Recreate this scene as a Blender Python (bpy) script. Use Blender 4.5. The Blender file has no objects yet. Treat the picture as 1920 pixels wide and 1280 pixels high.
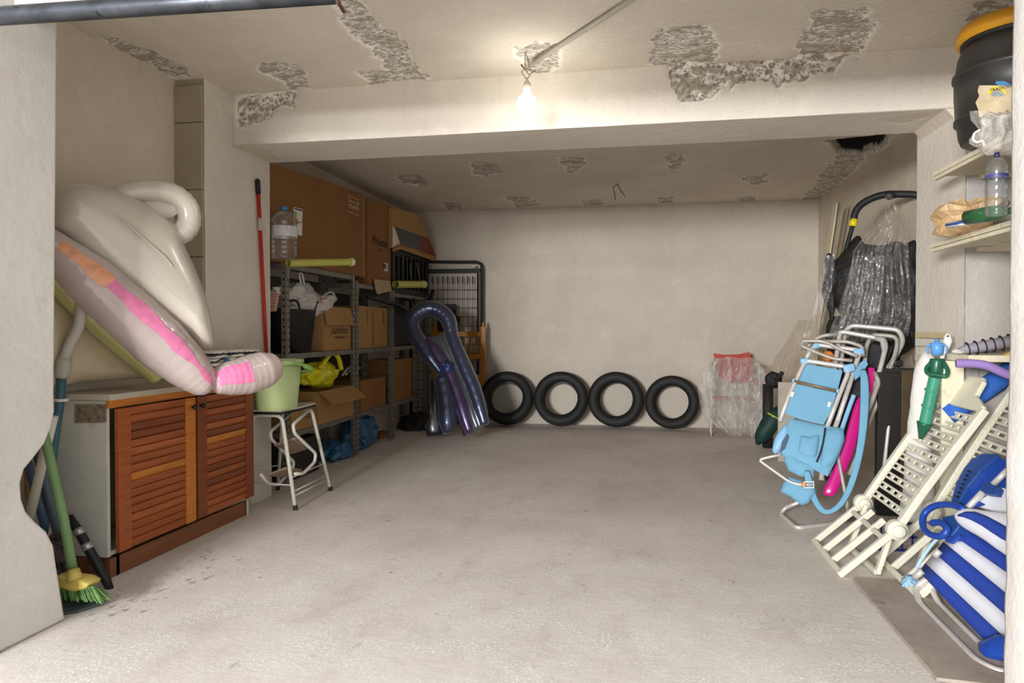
import bpy, math, random
import numpy as np
from mathutils import Vector as V, Matrix, noise as mnoise
PI = math.pi
R = math.radians
scene = bpy.context.scene
C = scene.collection

# ------------------------------------------------------------------ camera
FPX, CZ, YAW, PITCH = 1330.0, 1.17, R(10.6), R(-0.99)
cd = bpy.data.cameras.new('camera'); cam = bpy.data.objects.new('camera', cd); C.objects.link(cam)
cd.sensor_width = 36; cd.lens = 36*FPX/1920; cd.clip_start = 0.02
cam.location = (0, 0, CZ); cam.rotation_euler = (R(90)+PITCH, 0, YAW)
scene.camera = cam
# ------------------------------------------------------------------ light
scene.view_settings.view_transform = 'Standard'; scene.view_settings.look = 'None'
scene.view_settings.gamma = 1; scene.view_settings.use_curve_mapping = False
scene.view_settings.exposure = 0.0
scene.cycles.max_bounces = 8; scene.cycles.transparent_max_bounces = 24
scene.cycles.use_denoising = True
BULB_W = 46.0
w = bpy.data.worlds.new('daylight'); scene.world = w; w.use_nodes = True
bg = w.node_tree.nodes['Background']; bg.inputs[0].default_value = (0.93, 0.96, 1.0, 1); bg.inputs[1].default_value = 1.12
ld = bpy.data.lights.new('unseen_door_light', 'AREA'); ld.shape = 'RECTANGLE'; ld.size = 1.8; ld.size_y = 1.0  # unseen area light outside the door, added to brighten the room to the back wall
ld.energy = 1120; ld.color = (0.97, 0.98, 1.0)
lo = bpy.data.objects.new('unseen_door_light', ld); C.objects.link(lo)
lo.location = (-2.6, -4.9, 2.05); lo.rotation_euler = (R(85), 0, R(-12))

# ------------------------------------------------------------------ pixel measurements -> points on real planes
_M = Matrix.Rotation(YAW, 3, 'Z') @ Matrix.Rotation(R(90)+PITCH, 3, 'X')
def P(px, py, X=None, Y=None, Z=None):
    d = _M @ V(((px-960)/FPX, -(py-640)/FPX, -1.0))
    if X is not None: t = X/d.x
    elif Y is not None: t = Y/d.y
    else: t = (Z-CZ)/d.z
    return V((d.x*t, d.y*t, CZ+d.z*t))
def S(p):                       # metres per pixel at a point
    return (_M.transposed() @ (V(p)-V((0,0,CZ)))).z*-1/FPX

def PP(px, py, p0, n):          # pixel ray meets the plane through p0 with normal n
    d = _M @ V(((px-960)/FPX, -(py-640)/FPX, -1.0)); c = V((0, 0, CZ)); n = V(n)
    return c+d*((V(p0)-c).dot(n)/d.dot(n))
# ------------------------------------------------------------------ materials
def lin(h):
    h = h.lstrip('#'); c = [int(h[i:i+2], 16)/255 for i in (0, 2, 4)]
    return tuple((x/12.92 if x <= .04045 else ((x+.055)/1.055)**2.4) for x in c)
MATS = {}
def nmat(name):
    m = bpy.data.materials.new(name); m.use_nodes = True
    nt = m.node_tree; b = nt.nodes['Principled BSDF']
    return m, nt, b
def mixc(nt, fac, a, b, blend='MIX'):
    n = nt.nodes.new('ShaderNodeMix'); n.data_type = 'RGBA'; n.blend_type = blend
    for s, v in ((n.inputs[0], fac), (n.inputs[6], a), (n.inputs[7], b)):
        if hasattr(v, 'is_linked') or hasattr(v, 'links'): nt.links.new(v, s)
        elif isinstance(v, (int, float)): s.default_value = v
        else: s.default_value = (*v[:3], 1)
    return n.outputs[2]
def noise(nt, scale, detail=4, rough=.55, vec=None, stretch=None, dist=0):
    n = nt.nodes.new('ShaderNodeTexNoise'); n.inputs['Scale'].default_value = scale
    n.inputs['Detail'].default_value = detail; n.inputs['Roughness'].default_value = rough
    n.inputs['Distortion'].default_value = dist
    tc = nt.nodes.new('ShaderNodeTexCoord'); src = tc.outputs['Object']
    if stretch:
        mp = nt.nodes.new('ShaderNodeMapping'); mp.inputs['Scale'].default_value = stretch
        nt.links.new(src, mp.inputs[0]); src = mp.outputs[0]
    nt.links.new(src, n.inputs['Vector'])
    return n.outputs['Fac']
def ramp(nt, fac, lo, hi, a=0.0, b=1.0):
    n = nt.nodes.new('ShaderNodeMapRange'); n.inputs[1].default_value = lo; n.inputs[2].default_value = hi
    n.inputs[3].default_value = a; n.inputs[4].default_value = b
    nt.links.new(fac, n.inputs[0]); return n.outputs[0]
def bumpn(nt, b, h, strength, dist=.01):
    n = nt.nodes.new('ShaderNodeBump'); n.inputs['Strength'].default_value = strength; n.inputs['Distance'].default_value = dist
    nt.links.new(h, n.inputs['Height']); nt.links.new(n.outputs[0], b.inputs['Normal'])
def mat(name, col, rough=.5, metal=0, var=.12, vs=9, bump=0, bs=60, bd=.004, stretch=None, trans=0, coat=0, ior=1.45, sub=0, dirt=None, alpha=1):
    if name in MATS: return MATS[name]
    m, nt, b = nmat(name)
    c = lin(col) if isinstance(col, str) else col
    f = ramp(nt, noise(nt, vs, 5, .6, stretch=stretch), .3, .7)
    out = mixc(nt, f, tuple(x*(1-var) for x in c), tuple(min(1, x*(1+var)) for x in c))
    if dirt:
        g = ramp(nt, noise(nt, dirt[1], 6, .65), dirt[2], dirt[2]+.12)
        out = mixc(nt, g, out, lin(dirt[0]))
    nt.links.new(out, b.inputs['Base Color'])
    b.inputs['Roughness'].default_value = rough; b.inputs['Metallic'].default_value = metal
    b.inputs['Transmission Weight'].default_value = trans; b.inputs['IOR'].default_value = ior
    b.inputs['Coat Weight'].default_value = coat; b.inputs['Coat Roughness'].default_value = .15
    b.inputs['Alpha'].default_value = alpha
    if sub: b.inputs['Subsurface Weight'].default_value = sub
    if bump: bumpn(nt, b, noise(nt, bs, 5, .6, stretch=stretch), bump, bd)
    MATS[name] = m; return m
def film(name, col=(.9, .88, .85), lo=.08, hi=.5, rough=.18, ns=14, bump=.8, trans_col=(1, 1, 1)):
    # thin clear plastic sheet: see-through, milky where folded, glossy
    if name in MATS: return MATS[name]
    m, nt, b = nmat(name); out = nt.nodes['Material Output']
    b.inputs['Base Color'].default_value = (*col, 1); b.inputs['Roughness'].default_value = rough
    b.inputs['Specular IOR Level'].default_value = .9
    n1 = noise(nt, ns, 6, .65, dist=1.2, stretch=(1, 1, .35)); bumpn(nt, b, n1, bump, .03)
    tr = nt.nodes.new('ShaderNodeBsdfTransparent'); tr.inputs[0].default_value = (*trans_col, 1)
    lw = nt.nodes.new('ShaderNodeLayerWeight'); lw.inputs[0].default_value = .35
    mx = nt.nodes.new('ShaderNodeMath'); mx.operation = 'MULTIPLY_ADD'
    f = ramp(nt, n1, .42, .72, lo, hi)
    nt.links.new(lw.outputs['Facing'], mx.inputs[0]); mx.inputs[1].default_value = .35; nt.links.new(f, mx.inputs[2])
    ms = nt.nodes.new('ShaderNodeMixShader'); nt.links.new(mx.outputs[0], ms.inputs[0])
    nt.links.new(tr.outputs[0], ms.inputs[1]); nt.links.new(b.outputs[0], ms.inputs[2]); nt.links.new(ms.outputs[0], out.inputs[0])
    MATS[name] = m; return m

def sheetf(name, tint=(.97, .96, .94), milk=(.02, .16), gloss=.22, ns=9, rough=.09, bd=.05, col=(.8, .77, .72)):
    # clear crumpled foil: mostly see-through with sharp glints on the creases
    m, nt, b = nmat(name); out = nt.nodes['Material Output']; b.inputs['Base Color'].default_value = (*col, 1); b.inputs['Roughness'].default_value = .3
    n1 = noise(nt, ns, 5, .6, dist=1.6, stretch=(1, 1, .45)); bp = nt.nodes.new('ShaderNodeBump'); bp.inputs['Strength'].default_value = 1; bp.inputs['Distance'].default_value = bd; nt.links.new(n1, bp.inputs['Height'])
    tr = nt.nodes.new('ShaderNodeBsdfTransparent'); tr.inputs[0].default_value = (*tint, 1)
    gl = nt.nodes.new('ShaderNodeBsdfGlossy'); gl.inputs['Roughness'].default_value = rough
    nt.links.new(bp.outputs[0], gl.inputs['Normal']); nt.links.new(bp.outputs[0], b.inputs['Normal'])
    s1 = nt.nodes.new('ShaderNodeMixShader'); nt.links.new(ramp(nt, noise(nt, ns*1.7, 4, .6, dist=2), .42, .68, gloss*.25, gloss*1.6), s1.inputs[0]); nt.links.new(tr.outputs[0], s1.inputs[1]); nt.links.new(gl.outputs[0], s1.inputs[2])
    s2 = nt.nodes.new('ShaderNodeMixShader'); nt.links.new(ramp(nt, n1, .48, .75, *milk), s2.inputs[0]); nt.links.new(s1.outputs[0], s2.inputs[1]); nt.links.new(b.outputs[0], s2.inputs[2])
    nt.links.new(s2.outputs[0], out.inputs[0]); return m
def glassy(name, tint=(.96, .97, .97), rough=.06, base=.05, milk=.04):
    if name in MATS: return MATS[name]
    m, nt, b = nmat(name); out = nt.nodes['Material Output']; b.inputs['Base Color'].default_value = (.85, .87, .88, 1)
    tr = nt.nodes.new('ShaderNodeBsdfTransparent'); tr.inputs[0].default_value = (*tint, 1)
    gl = nt.nodes.new('ShaderNodeBsdfGlossy'); gl.inputs['Roughness'].default_value = rough
    lw = nt.nodes.new('ShaderNodeLayerWeight'); lw.inputs[0].default_value = .25
    a = nt.nodes.new('ShaderNodeMath'); a.operation = 'MULTIPLY_ADD'; a.inputs[1].default_value = .7; a.inputs[2].default_value = base; nt.links.new(lw.outputs['Fresnel'], a.inputs[0])
    s1 = nt.nodes.new('ShaderNodeMixShader'); nt.links.new(a.outputs[0], s1.inputs[0]); nt.links.new(tr.outputs[0], s1.inputs[1]); nt.links.new(gl.outputs[0], s1.inputs[2])
    s2 = nt.nodes.new('ShaderNodeMixShader'); s2.inputs[0].default_value = milk; nt.links.new(s1.outputs[0], s2.inputs[1]); nt.links.new(b.outputs[0], s2.inputs[2])
    nt.links.new(s2.outputs[0], out.inputs[0]); MATS[name] = m; return m

# ------------------------------------------------------------------ mesh helpers
class MB:
    def __init__(s): s.v = []; s.f = []; s.mi = []; s.cur = 0
    def add(s, vs, fs):
        o = len(s.v); s.v += [tuple(v) for v in vs]; s.f += [tuple(i+o for i in f) for f in fs]; s.mi += [s.cur]*len(fs); return s
    def box(s, c, d, rot=None):
        c = V(c); h = [x/2 for x in d]
        pts = [V((x*h[0], y*h[1], z*h[2])) for x in (-1, 1) for y in (-1, 1) for z in (-1, 1)]
        if rot is not None: pts = [rot @ p for p in pts]
        return s.add([p+c for p in pts], [(0, 1, 3, 2), (4, 6, 7, 5), (0, 4, 5, 1), (2, 3, 7, 6), (0, 2, 6, 4), (1, 5, 7, 3)])
    def bar(s, a, b, w, h, up=(0, 0, 1)):     # rectangular bar from a to b, w across, h along up
        a, b = V(a), V(b); d = (b-a); L = d.length; d.normalize()
        sx = d.cross(V(up)); sx = sx.normalized() if sx.length > 1e-5 else V((1, 0, 0)); uz = sx.cross(d).normalized()
        m = Matrix((sx, d, uz)).transposed()
        return s.box((a+b)/2, (w, L, h), m)
    def tube(s, path, r, n=8, closed=False, cap=True, sq=None):   # sq=(axis, factor): squash the section along a world axis
        path = [V(p) for p in path]; N = len(path)
        rs = r if isinstance(r, (list, tuple)) else [r]*N
        t = []
        for i in range(N):
            a = path[(i-1) % N] if (closed or i > 0) else path[i]; b = path[(i+1) % N] if (closed or i < N-1) else path[i]
            t.append((b-a).normalized())
        ref = V((0, 0, 1)) if abs(t[0].z) < .9 else V((1, 0, 0))
        u = t[0].cross(ref).normalized(); vs = []
        for i in range(N):
            u = (u - t[i]*u.dot(t[i])); u = u.normalized() if u.length > 1e-6 else t[i].orthogonal().normalized()
            w_ = t[i].cross(u)
            for k in range(n):
                a = 2*PI*k/n; o = (u*math.cos(a)+w_*math.sin(a))*rs[i]
                if sq is not None:
                    ax = V(sq[0]).normalized(); o -= ax*o.dot(ax)*(1-sq[1])
                vs.append(path[i]+o)
        fs = []
        for i in range(N if closed else N-1):
            for k in range(n):
                j = (i+1) % N; fs.append((i*n+k, i*n+(k+1) % n, j*n+(k+1) % n, j*n+k))
        if cap and not closed: fs += [tuple(range(n))[::-1], tuple(range((N-1)*n, N*n))]
        return s.add(vs, fs)
    def lathe(s, prof, c=(0, 0, 0), rot=None, n=24, cap=True):    # prof: (radius, height)
        c = V(c); vs = []; fs = []
        for r, z in prof:
            for k in range(n):
                p = V((r*math.cos(2*PI*k/n), r*math.sin(2*PI*k/n), z))
                vs.append((rot @ p if rot is not None else p)+c)
        for i in range(len(prof)-1):
            for k in range(n): fs.append((i*n+k, i*n+(k+1) % n, (i+1)*n+(k+1) % n, (i+1)*n+k))
        if cap: fs += [tuple(range(n))[::-1], tuple(range((len(prof)-1)*n, len(prof)*n))]
        return s.add(vs, fs)
    def prism(s, poly, ext):                  # planar polygon (3D points) extruded by vector ext
        poly = [V(p) for p in poly]; e = V(ext); n = len(poly)
        return s.add(poly+[p+e for p in poly], [tuple(range(n))[::-1], tuple(range(n, 2*n))]+[(i, (i+1) % n, n+(i+1) % n, n+i) for i in range(n)])
    def sheet(s, rows):                       # grid of points rows[i][j]
        n = len(rows[0]); vs = [p for r in rows for p in r]
        return s.add(vs, [(i*n+j, i*n+j+1, (i+1)*n+j+1, (i+1)*n+j) for i in range(len(rows)-1) for j in range(n-1)])
    def pillow(s, outline, T, nrm, rings=7, cline=None, wr=0, wf=40, flat=.5):
        # inflated envelope: outline (3D loop), T half thickness along nrm, shrinking onto the segment cline
        o = [V(p) for p in outline]; n = len(o); nrm = V(nrm).normalized()
        if cline is None: c = sum(o, V())/n; cl = (c, c)
        else: cl = (V(cline[0]), V(cline[1]))
        d = cl[1]-cl[0]; L2 = d.length_squared
        cen = [cl[0]+d*max(0, min(1, (p-cl[0]).dot(d)/L2)) if L2 > 1e-9 else cl[0] for p in o]
        vs = []; fs = []
        for side in (1, -1):
            base = len(vs)
            for q in range(rings+1):
                a = q/rings*PI/2; k = math.cos(a); h = math.sin(a)**flat*0+math.sin(a)
                for i in range(n):
                    wv = wr*math.sin(wf*2*PI*i/n)*max(0, k-.35)*math.sin(a)*1.5 if wr else 0
                    vs.append(cen[i]+(o[i]-cen[i])*k+nrm*side*(T*h+wv))
            for q in range(rings):
                for i in range(n):
                    f = (base+q*n+i, base+q*n+(i+1) % n, base+(q+1)*n+(i+1) % n, base+(q+1)*n+i)
                    fs.append(f if side > 0 else f[::-1])
        return s.add(vs, fs)
    def blob(s, c, d, seed=0, amp=.25, fr=2.2, sub=4, ridge=True, rot=None, flatz=True):
        import bmesh
        bm = bmesh.new(); bmesh.ops.create_icosphere(bm, subdivisions=sub, radius=1)
        off = V((seed*7.3, seed*3.1, seed*1.7)); vs = []
        for v in bm.verts:
            p = v.co.copy(); q = p*fr+off
            a = mnoise.fractal(q, .9, 2.1, 4); 
            if ridge: a = .5-abs(a)*2.2
            k = 1+amp*a
            p = V((p.x*d[0]/2*k, p.y*d[1]/2*k, p.z*d[2]/2*k))
            if flatz and p.z < -d[2]*.42: p.z = -d[2]*.42
            vs.append((rot @ p if rot is not None else p)+V(c))
        s.add(vs, [tuple(v.index for v in f.verts) for f in bm.faces]); bm.free(); return s
    def jitter(s, amp, fr=3, seed=0):
        o = V((seed*5.1, seed, 0))
        s.v = [tuple(V(p)+mnoise.noise_vector(V(p)*fr+o)*amp) for p in s.v]; return s
def crumple(c, d, seed=0, amp=.35, fr=1.6, sub=3, cut=-.5):
    # faceted crumpled bag: low-frequency lumps, creased by a coarse flat-shaded mesh
    import bmesh
    bm = bmesh.new(); bmesh.ops.create_icosphere(bm, subdivisions=sub, radius=1); o = V((seed*3.7, seed*1.3, seed)); vs = []
    for v in bm.verts:
        p = v.co; k = 1+amp*mnoise.noise(p*fr+o)+amp*.45*mnoise.noise(p*fr*2.7+o)+amp*.3*mnoise.noise(p*fr*6+o)
        z = max(p.z*k, cut*2); vs.append((c[0]+p.x*k*d[0]/2, c[1]+p.y*k*d[1]/2, c[2]+z*d[2]/2))
    m = MB(); m.add(vs, [tuple(v.index for v in f.verts) for f in bm.faces]); bm.free(); return m
BASE = {}
def _tag(o, label, cat, group, kind):
    if label: o['label'] = label
    if cat: o['category'] = cat
    if group: o['group'] = group
    if kind: o['kind'] = kind
def thing(name, label, cat, loc=(0, 0, 0), group=None, kind=None):
    o = bpy.data.objects.new(name, None); C.objects.link(o); o.location = loc; o.empty_display_size = .05
    BASE[o] = V(loc); _tag(o, label, cat, group, kind); return o
def obj(name, m, mt, parent=None, label=None, cat=None, group=None, kind=None, smooth=False, bevel=0, origin=None, solid=0, sub=0):
    b = BASE[parent] if parent else (V(origin) if origin else (sum((V(p) for p in m.v), V())/len(m.v)))
    if not parent and origin is None: b = V((b.x, b.y, min(p[2] for p in m.v)))
    me = bpy.data.meshes.new(name)
    me.from_pydata([(p[0]-b.x, p[1]-b.y, p[2]-b.z) for p in m.v], [], m.f)
    mts = mt if isinstance(mt, (list, tuple)) else [mt]
    for x in mts: me.materials.append(x)
    if len(mts) > 1: me.polygons.foreach_set('material_index', m.mi)
    if smooth: me.polygons.foreach_set('use_smooth', [True]*len(me.polygons))
    me.update()
    import bmesh
    bm = bmesh.new(); bm.from_mesh(me); bmesh.ops.recalc_face_normals(bm, faces=bm.faces); bm.to_mesh(me); bm.free()
    o = bpy.data.objects.new(name, me); C.objects.link(o); BASE[o] = b
    if parent: o.parent = parent
    else: o.location = b
    if smooth == 2:
        import bmesh as _b
        bm = _b.new(); bm.from_mesh(me); _b.ops.remove_doubles(bm, verts=bm.verts, dist=.0008)
        vv = [v for v in bm.verts if not v.is_boundary]
        for _ in range(6): _b.ops.smooth_vert(bm, verts=vv, factor=.5, use_axis_x=True, use_axis_y=True, use_axis_z=True)
        bm.to_mesh(me); bm.free()
    if solid: md = o.modifiers.new('s', 'SOLIDIFY'); md.thickness = solid; md.offset = 0
    if bevel: md = o.modifiers.new('b', 'BEVEL'); md.width = bevel; md.segments = 2; md.limit_method = 'ANGLE'; md.angle_limit = R(40)
    if sub: md = o.modifiers.new('u', 'SUBSURF'); md.levels = sub; md.render_levels = sub
    _tag(o, label, cat, group, kind); return o
def bez(pts, n=8, closed=False):              # Catmull-Rom through the points
    p = [V(q) for q in pts]; N = len(p); out = []
    for i in range(N if closed else N-1):
        a = p[(i-1) % N] if (closed or i) else p[0]; b = p[i]; c = p[(i+1) % N]; d = p[(i+2) % N] if (closed or i < N-2) else p[-1]
        for k in range(n):
            t = k/n
            out.append(.5*((2*b)+(c-a)*t+(2*a-5*b+4*c-d)*t*t+(-a+3*b-3*c+d)*t**3))
    if not closed: out.append(p[-1])
    return out
def lloop(pts, n=6):                         # straight-sided loop, resampled
    p = [V(q) for q in pts]; return [p[i].lerp(p[(i+1) % len(p)], k/n) for i in range(len(p)) for k in range(n)]
def fillet(pts, r, n=5, closed=False):        # polyline with rounded corners, for bent tube
    p = [V(q) for q in pts]; N = len(p); out = []
    for i in range(N):
        if not closed and i in (0, N-1): out.append(p[i]); continue
        a, b, c = p[i-1], p[i], p[(i+1) % N]
        da = (a-b); dc = (c-b); k = min(r, da.length*.45, dc.length*.45)
        s, e = b+da.normalized()*k, b+dc.normalized()*k
        for j in range(n+1):
            t = j/n; out.append(s*(1-t)**2+b*2*t*(1-t)+e*t*t)
    return out
def text_mesh(name, txt, size, mt, parent, o, ux, uy, off=.002, shear=0, bold=0):
    # flat lettering on a surface: o = lower-left corner, ux/uy = reading and up directions
    cu = bpy.data.curves.new(name, 'FONT'); cu.body = txt; cu.size = size; cu.shear = shear; cu.offset = bold; cu.resolution_u = 3
    t = bpy.data.objects.new('tmp', cu); C.objects.link(t); bpy.context.view_layer.update()
    me = bpy.data.meshes.new_from_object(t.evaluated_get(bpy.context.evaluated_depsgraph_get()))
    bpy.data.objects.remove(t); bpy.data.curves.remove(cu)
    me.materials.clear(); me.materials.append(mt)
    ux, uy = V(ux).normalized(), V(uy).normalized(); nz = ux.cross(uy).normalized(); b = BASE[parent]
    for v in me.vertices: v.co = V(o)+ux*v.co.x+uy*v.co.y+nz*off-b
    ob = bpy.data.objects.new(name, me); C.objects.link(ob); ob.parent = parent; BASE[ob] = b; return ob
# ================================================================== SETTING
ZC = 2.66; XW = -2.77; XB = -2.97; YB = 8.69; XR = 1.96; BZ = 2.335; BY0, BY1 = 4.13, 4.58
def vnoise(x, y, fr, seed=0):
    # cheap tiling value noise with numpy
    rs = np.random.RandomState(seed); G = rs.rand(256, 256)
    x = x*fr+100; y = y*fr+100; xi = np.floor(x).astype(int); yi = np.floor(y).astype(int); fx = x-xi; fy = y-yi
    fx = fx*fx*(3-2*fx); fy = fy*fy*(3-2*fy); g = lambda a, b: G[a % 256, b % 256]
    return (g(xi, yi)*(1-fx)+g(xi+1, yi)*fx)*(1-fy)+(g(xi, yi+1)*(1-fx)+g(xi+1, yi+1)*fx)*fy-.5
def inpoly(x, y, poly):
    r = np.zeros(x.shape, bool); n = len(poly)
    for i in range(n):
        x1, y1 = poly[i]; x2, y2 = poly[(i+1) % n]
        c = ((y1 > y) != (y2 > y)) & (x < (x2-x1)*(y-y1)/(y2-y1+1e-12)+x1); r ^= c
    return r
def relief(name, o, u, v, U, W, step, polys, depth=.018, warp=.05, mt=None, seed=1, parent=None):
    # plastered face with broken-out patches: polys in (a,b) coordinates of the face, recessed and rough inside
    o, u, v = V(o), V(u).normalized(), V(v).normalized(); n = u.cross(v)       # n points into the room
    nu, nv = int(U/step)+1, int(W/step)+1
    A, B = np.meshgrid(np.linspace(0, U, nu), np.linspace(0, W, nv), indexing='ij')
    wa = sum(vnoise(A, B, f, seed+i)*warp*k for i, (f, k) in enumerate(((5, 1.5), (14, 1.1), (34, .7))))
    wb = sum(vnoise(A, B, f, seed+9+i)*warp*k for i, (f, k) in enumerate(((5, 1.5), (14, 1.1), (34, .7))))
    m = np.zeros(A.shape)
    for p in polys: m = np.maximum(m, inpoly(A+wa, B+wb, p).astype(float))
    def blur(q, k):
        for _ in range(k):
            z = np.pad(q, 1, mode='edge'); q = (z[1:-1, 1:-1]*2+z[:-2, 1:-1]+z[2:, 1:-1]+z[1:-1, :-2]+z[1:-1, 2:])/6
        return q
    soft = blur(m, 1); rim = np.clip(blur(m, 5)*2.2, 0, 1)*(1-m)
    rub = vnoise(A, B*2.2, 14, 3)+.6*vnoise(A, B*1.6, 34, 4)+.4*vnoise(A, B, 80, 5)
    h = -soft*(depth*.7+rub*.014)+.0035*vnoise(A, B, 3, 6)+.0012*vnoise(A, B, 20, 7)-rim*.0015
    P0 = np.array(o)[None, None]+A[..., None]*np.array(u)+B[..., None]*np.array(v)+h[..., None]*np.array(n)
    idx = np.arange(nu*nv).reshape(nu, nv)
    F = np.stack([idx[:-1, :-1], idx[1:, :-1], idx[1:, 1:], idx[:-1, 1:]], -1).reshape(-1, 4)
    me = bpy.data.meshes.new(name); me.vertices.add(nu*nv); me.vertices.foreach_set('co', P0.reshape(-1).astype(np.float32))
    me.loops.add(F.size); me.loops.foreach_set('vertex_index', F.reshape(-1).astype(np.int32))
    me.polygons.add(len(F)); me.polygons.foreach_set('loop_start', np.arange(0, F.size, 4, dtype=np.int32)); me.polygons.foreach_set('loop_total', np.full(len(F), 4, dtype=np.int32))
    me.update(calc_edges=True); me.polygons.foreach_set('use_smooth', [True]*len(F))
    for nm, q in (('patch', soft), ('rim', rim), ('rub', np.clip(rub+.5, 0, 1))):
        at = me.attributes.new(nm, 'FLOAT', 'POINT'); at.data.foreach_set('value', q.reshape(-1).astype(np.float32))
    me.materials.append(mt)
    ob = bpy.data.objects.new(name, me); C.objects.link(ob)
    if parent: ob.parent = parent
    else: ob['kind'] = 'structure'
    BASE[ob] = V((0, 0, 0)); return ob

def plaster(name, col, dark=.84, grime=.25, relief_on=False, stretch=None, scuff='#7a6a58', bs=.35):
    m, nt, b = nmat(name); c = lin(col)
    f = ramp(nt, noise(nt, 1.6, 5, .6, stretch=stretch), .3, .7)
    out = mixc(nt, f, tuple(x*dark for x in c), c)
    f2 = ramp(nt, noise(nt, 9, 8, .7, stretch=stretch), .58, .8, 0, grime)
    out = mixc(nt, f2, out, lin('#b3a48d'))
    out = mixc(nt, ramp(nt, noise(nt, 24, 6, .7, stretch=(1, 1, .12)), .5, .75, 0, .35), out, tuple(x*.78 for x in c))
    out = mixc(nt, ramp(nt, noise(nt, 4, 7, .7, dist=.8), .56, .66, 0, .35), out, tuple(min(1, x*1.12) for x in c))
    f3 = ramp(nt, noise(nt, 40, 8, .78), .66, .76, 0, .7)
    out = mixc(nt, f3, out, lin(scuff))
    hgt = noise(nt, 30, 8, .65)
    if relief_on:
        at = nt.nodes.new('ShaderNodeAttribute'); at.attribute_name = 'patch'
        ar = nt.nodes.new('ShaderNodeAttribute'); ar.attribute_name = 'rim'
        au = nt.nodes.new('ShaderNodeAttribute'); au.attribute_name = 'rub'
        rn = noise(nt, 34, 8, .78, stretch=(1, 2.8, 1))
        rc = mixc(nt, ramp(nt, rn, .44, .54), lin('#85796a'), lin('#eee9df'))
        rc = mixc(nt, ramp(nt, au.outputs['Fac'], .25, .6, .25, 1), lin('#9d917e'), rc)
        rc = mixc(nt, ramp(nt, noise(nt, 7, 3), .68, .74, 0, .6), rc, lin('#b98a70'))
        out = mixc(nt, ramp(nt, ar.outputs['Fac'], .15, .8, 0, .8), out, lin('#f2ece0'))
        out = mixc(nt, ramp(nt, at.outputs['Fac'], .35, .6), out, rc)
        out = mixc(nt, ramp(nt, at.outputs['Fac'], 1.05, 1.3), out, lin('#17110d'))  # opened ceiling cavity: its shade painted as near-black
    nt.links.new(out, b.inputs['Base Color']); b.inputs['Roughness'].default_value = .85
    bumpn(nt, b, hgt, min(1, bs*1.9), .010); return m
M_CEIL = plaster('ceiling_plaster', '#ddd3c3', relief_on=True)
M_WALL = plaster('wall_plaster', '#d9ccb8')
M_BACK = plaster('back_wall_plaster', '#d2c7b7', grime=.4)
M_COL = plaster('pillar_plaster', '#e0d7c9', relief_on=True, bs=.3)
M_RAW = plaster('bare_render', '#b3a58e', dark=.8, grime=.6, bs=.8)
M_JAMB = plaster('jamb_plaster', '#e6e0d8', grime=.5, bs=.28, scuff='#6d6255')
def floor_mat():
    m, nt, b = nmat('concrete_floor')
    f = ramp(nt, noise(nt, 1.1, 7, .62, dist=.4), .3, .72)
    out = mixc(nt, f, lin('#cbc1b6'), lin('#e0d8cf'))
    out = mixc(nt, ramp(nt, noise(nt, 5, 8, .72, stretch=(1, .5, 1)), .50, .74, 0, .5), out, lin('#b0a598'))
    out = mixc(nt, ramp(nt, noise(nt, 14, 6, .7, stretch=(1, .3, 1)), .62, .72, 0, .6), out, lin('#857869'))
    out = mixc(nt, ramp(nt, noise(nt, 3.3, 5, .6), .66, .74, 0, .3), out, lin('#d9d4cc'))
    # white plaster dust scattered near the door opening
    tc = nt.nodes.new('ShaderNodeTexCoord'); sp = nt.nodes.new('ShaderNodeSeparateXYZ'); nt.links.new(tc.outputs['Object'], sp.inputs[0])
    near = ramp(nt, sp.outputs[1], 4.2, 2.9)
    dn = ramp(nt, noise(nt, 95, 4, .68), .545, .60)
    cl = ramp(nt, noise(nt, 3.5, 5, .65), .40, .58)
    mu = nt.nodes.new('ShaderNodeMath'); mu.operation = 'MULTIPLY'; nt.links.new(dn, mu.inputs[0]); nt.links.new(cl, mu.inputs[1])
    mu2 = nt.nodes.new('ShaderNodeMath'); mu2.operation = 'MULTIPLY'; nt.links.new(mu.outputs[0], mu2.inputs[0]); nt.links.new(near, mu2.inputs[1])
    out = mixc(nt, mu2.outputs[0], out, lin('#f2f1ee'))
    nt.links.new(out, b.inputs['Base Color']); b.inputs['Roughness'].default_value = .72
    bumpn(nt, b, noise(nt, 22, 9, .7), .45, .006); return m
M_FLOOR = floor_mat()

# floor -------------------------------------------------------------
rows = [[V((x, y, .004*mnoise.noise(V((x*.9, y*.9, 0))) if y > -1 else 0)) for x in np.linspace(-6, 6, 97)] for y in np.linspace(-5, 9.2, 111)]
fl = obj('floor', MB().sheet(rows), M_FLOOR, kind='structure', smooth=True, origin=(0, 0, 0))

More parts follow.
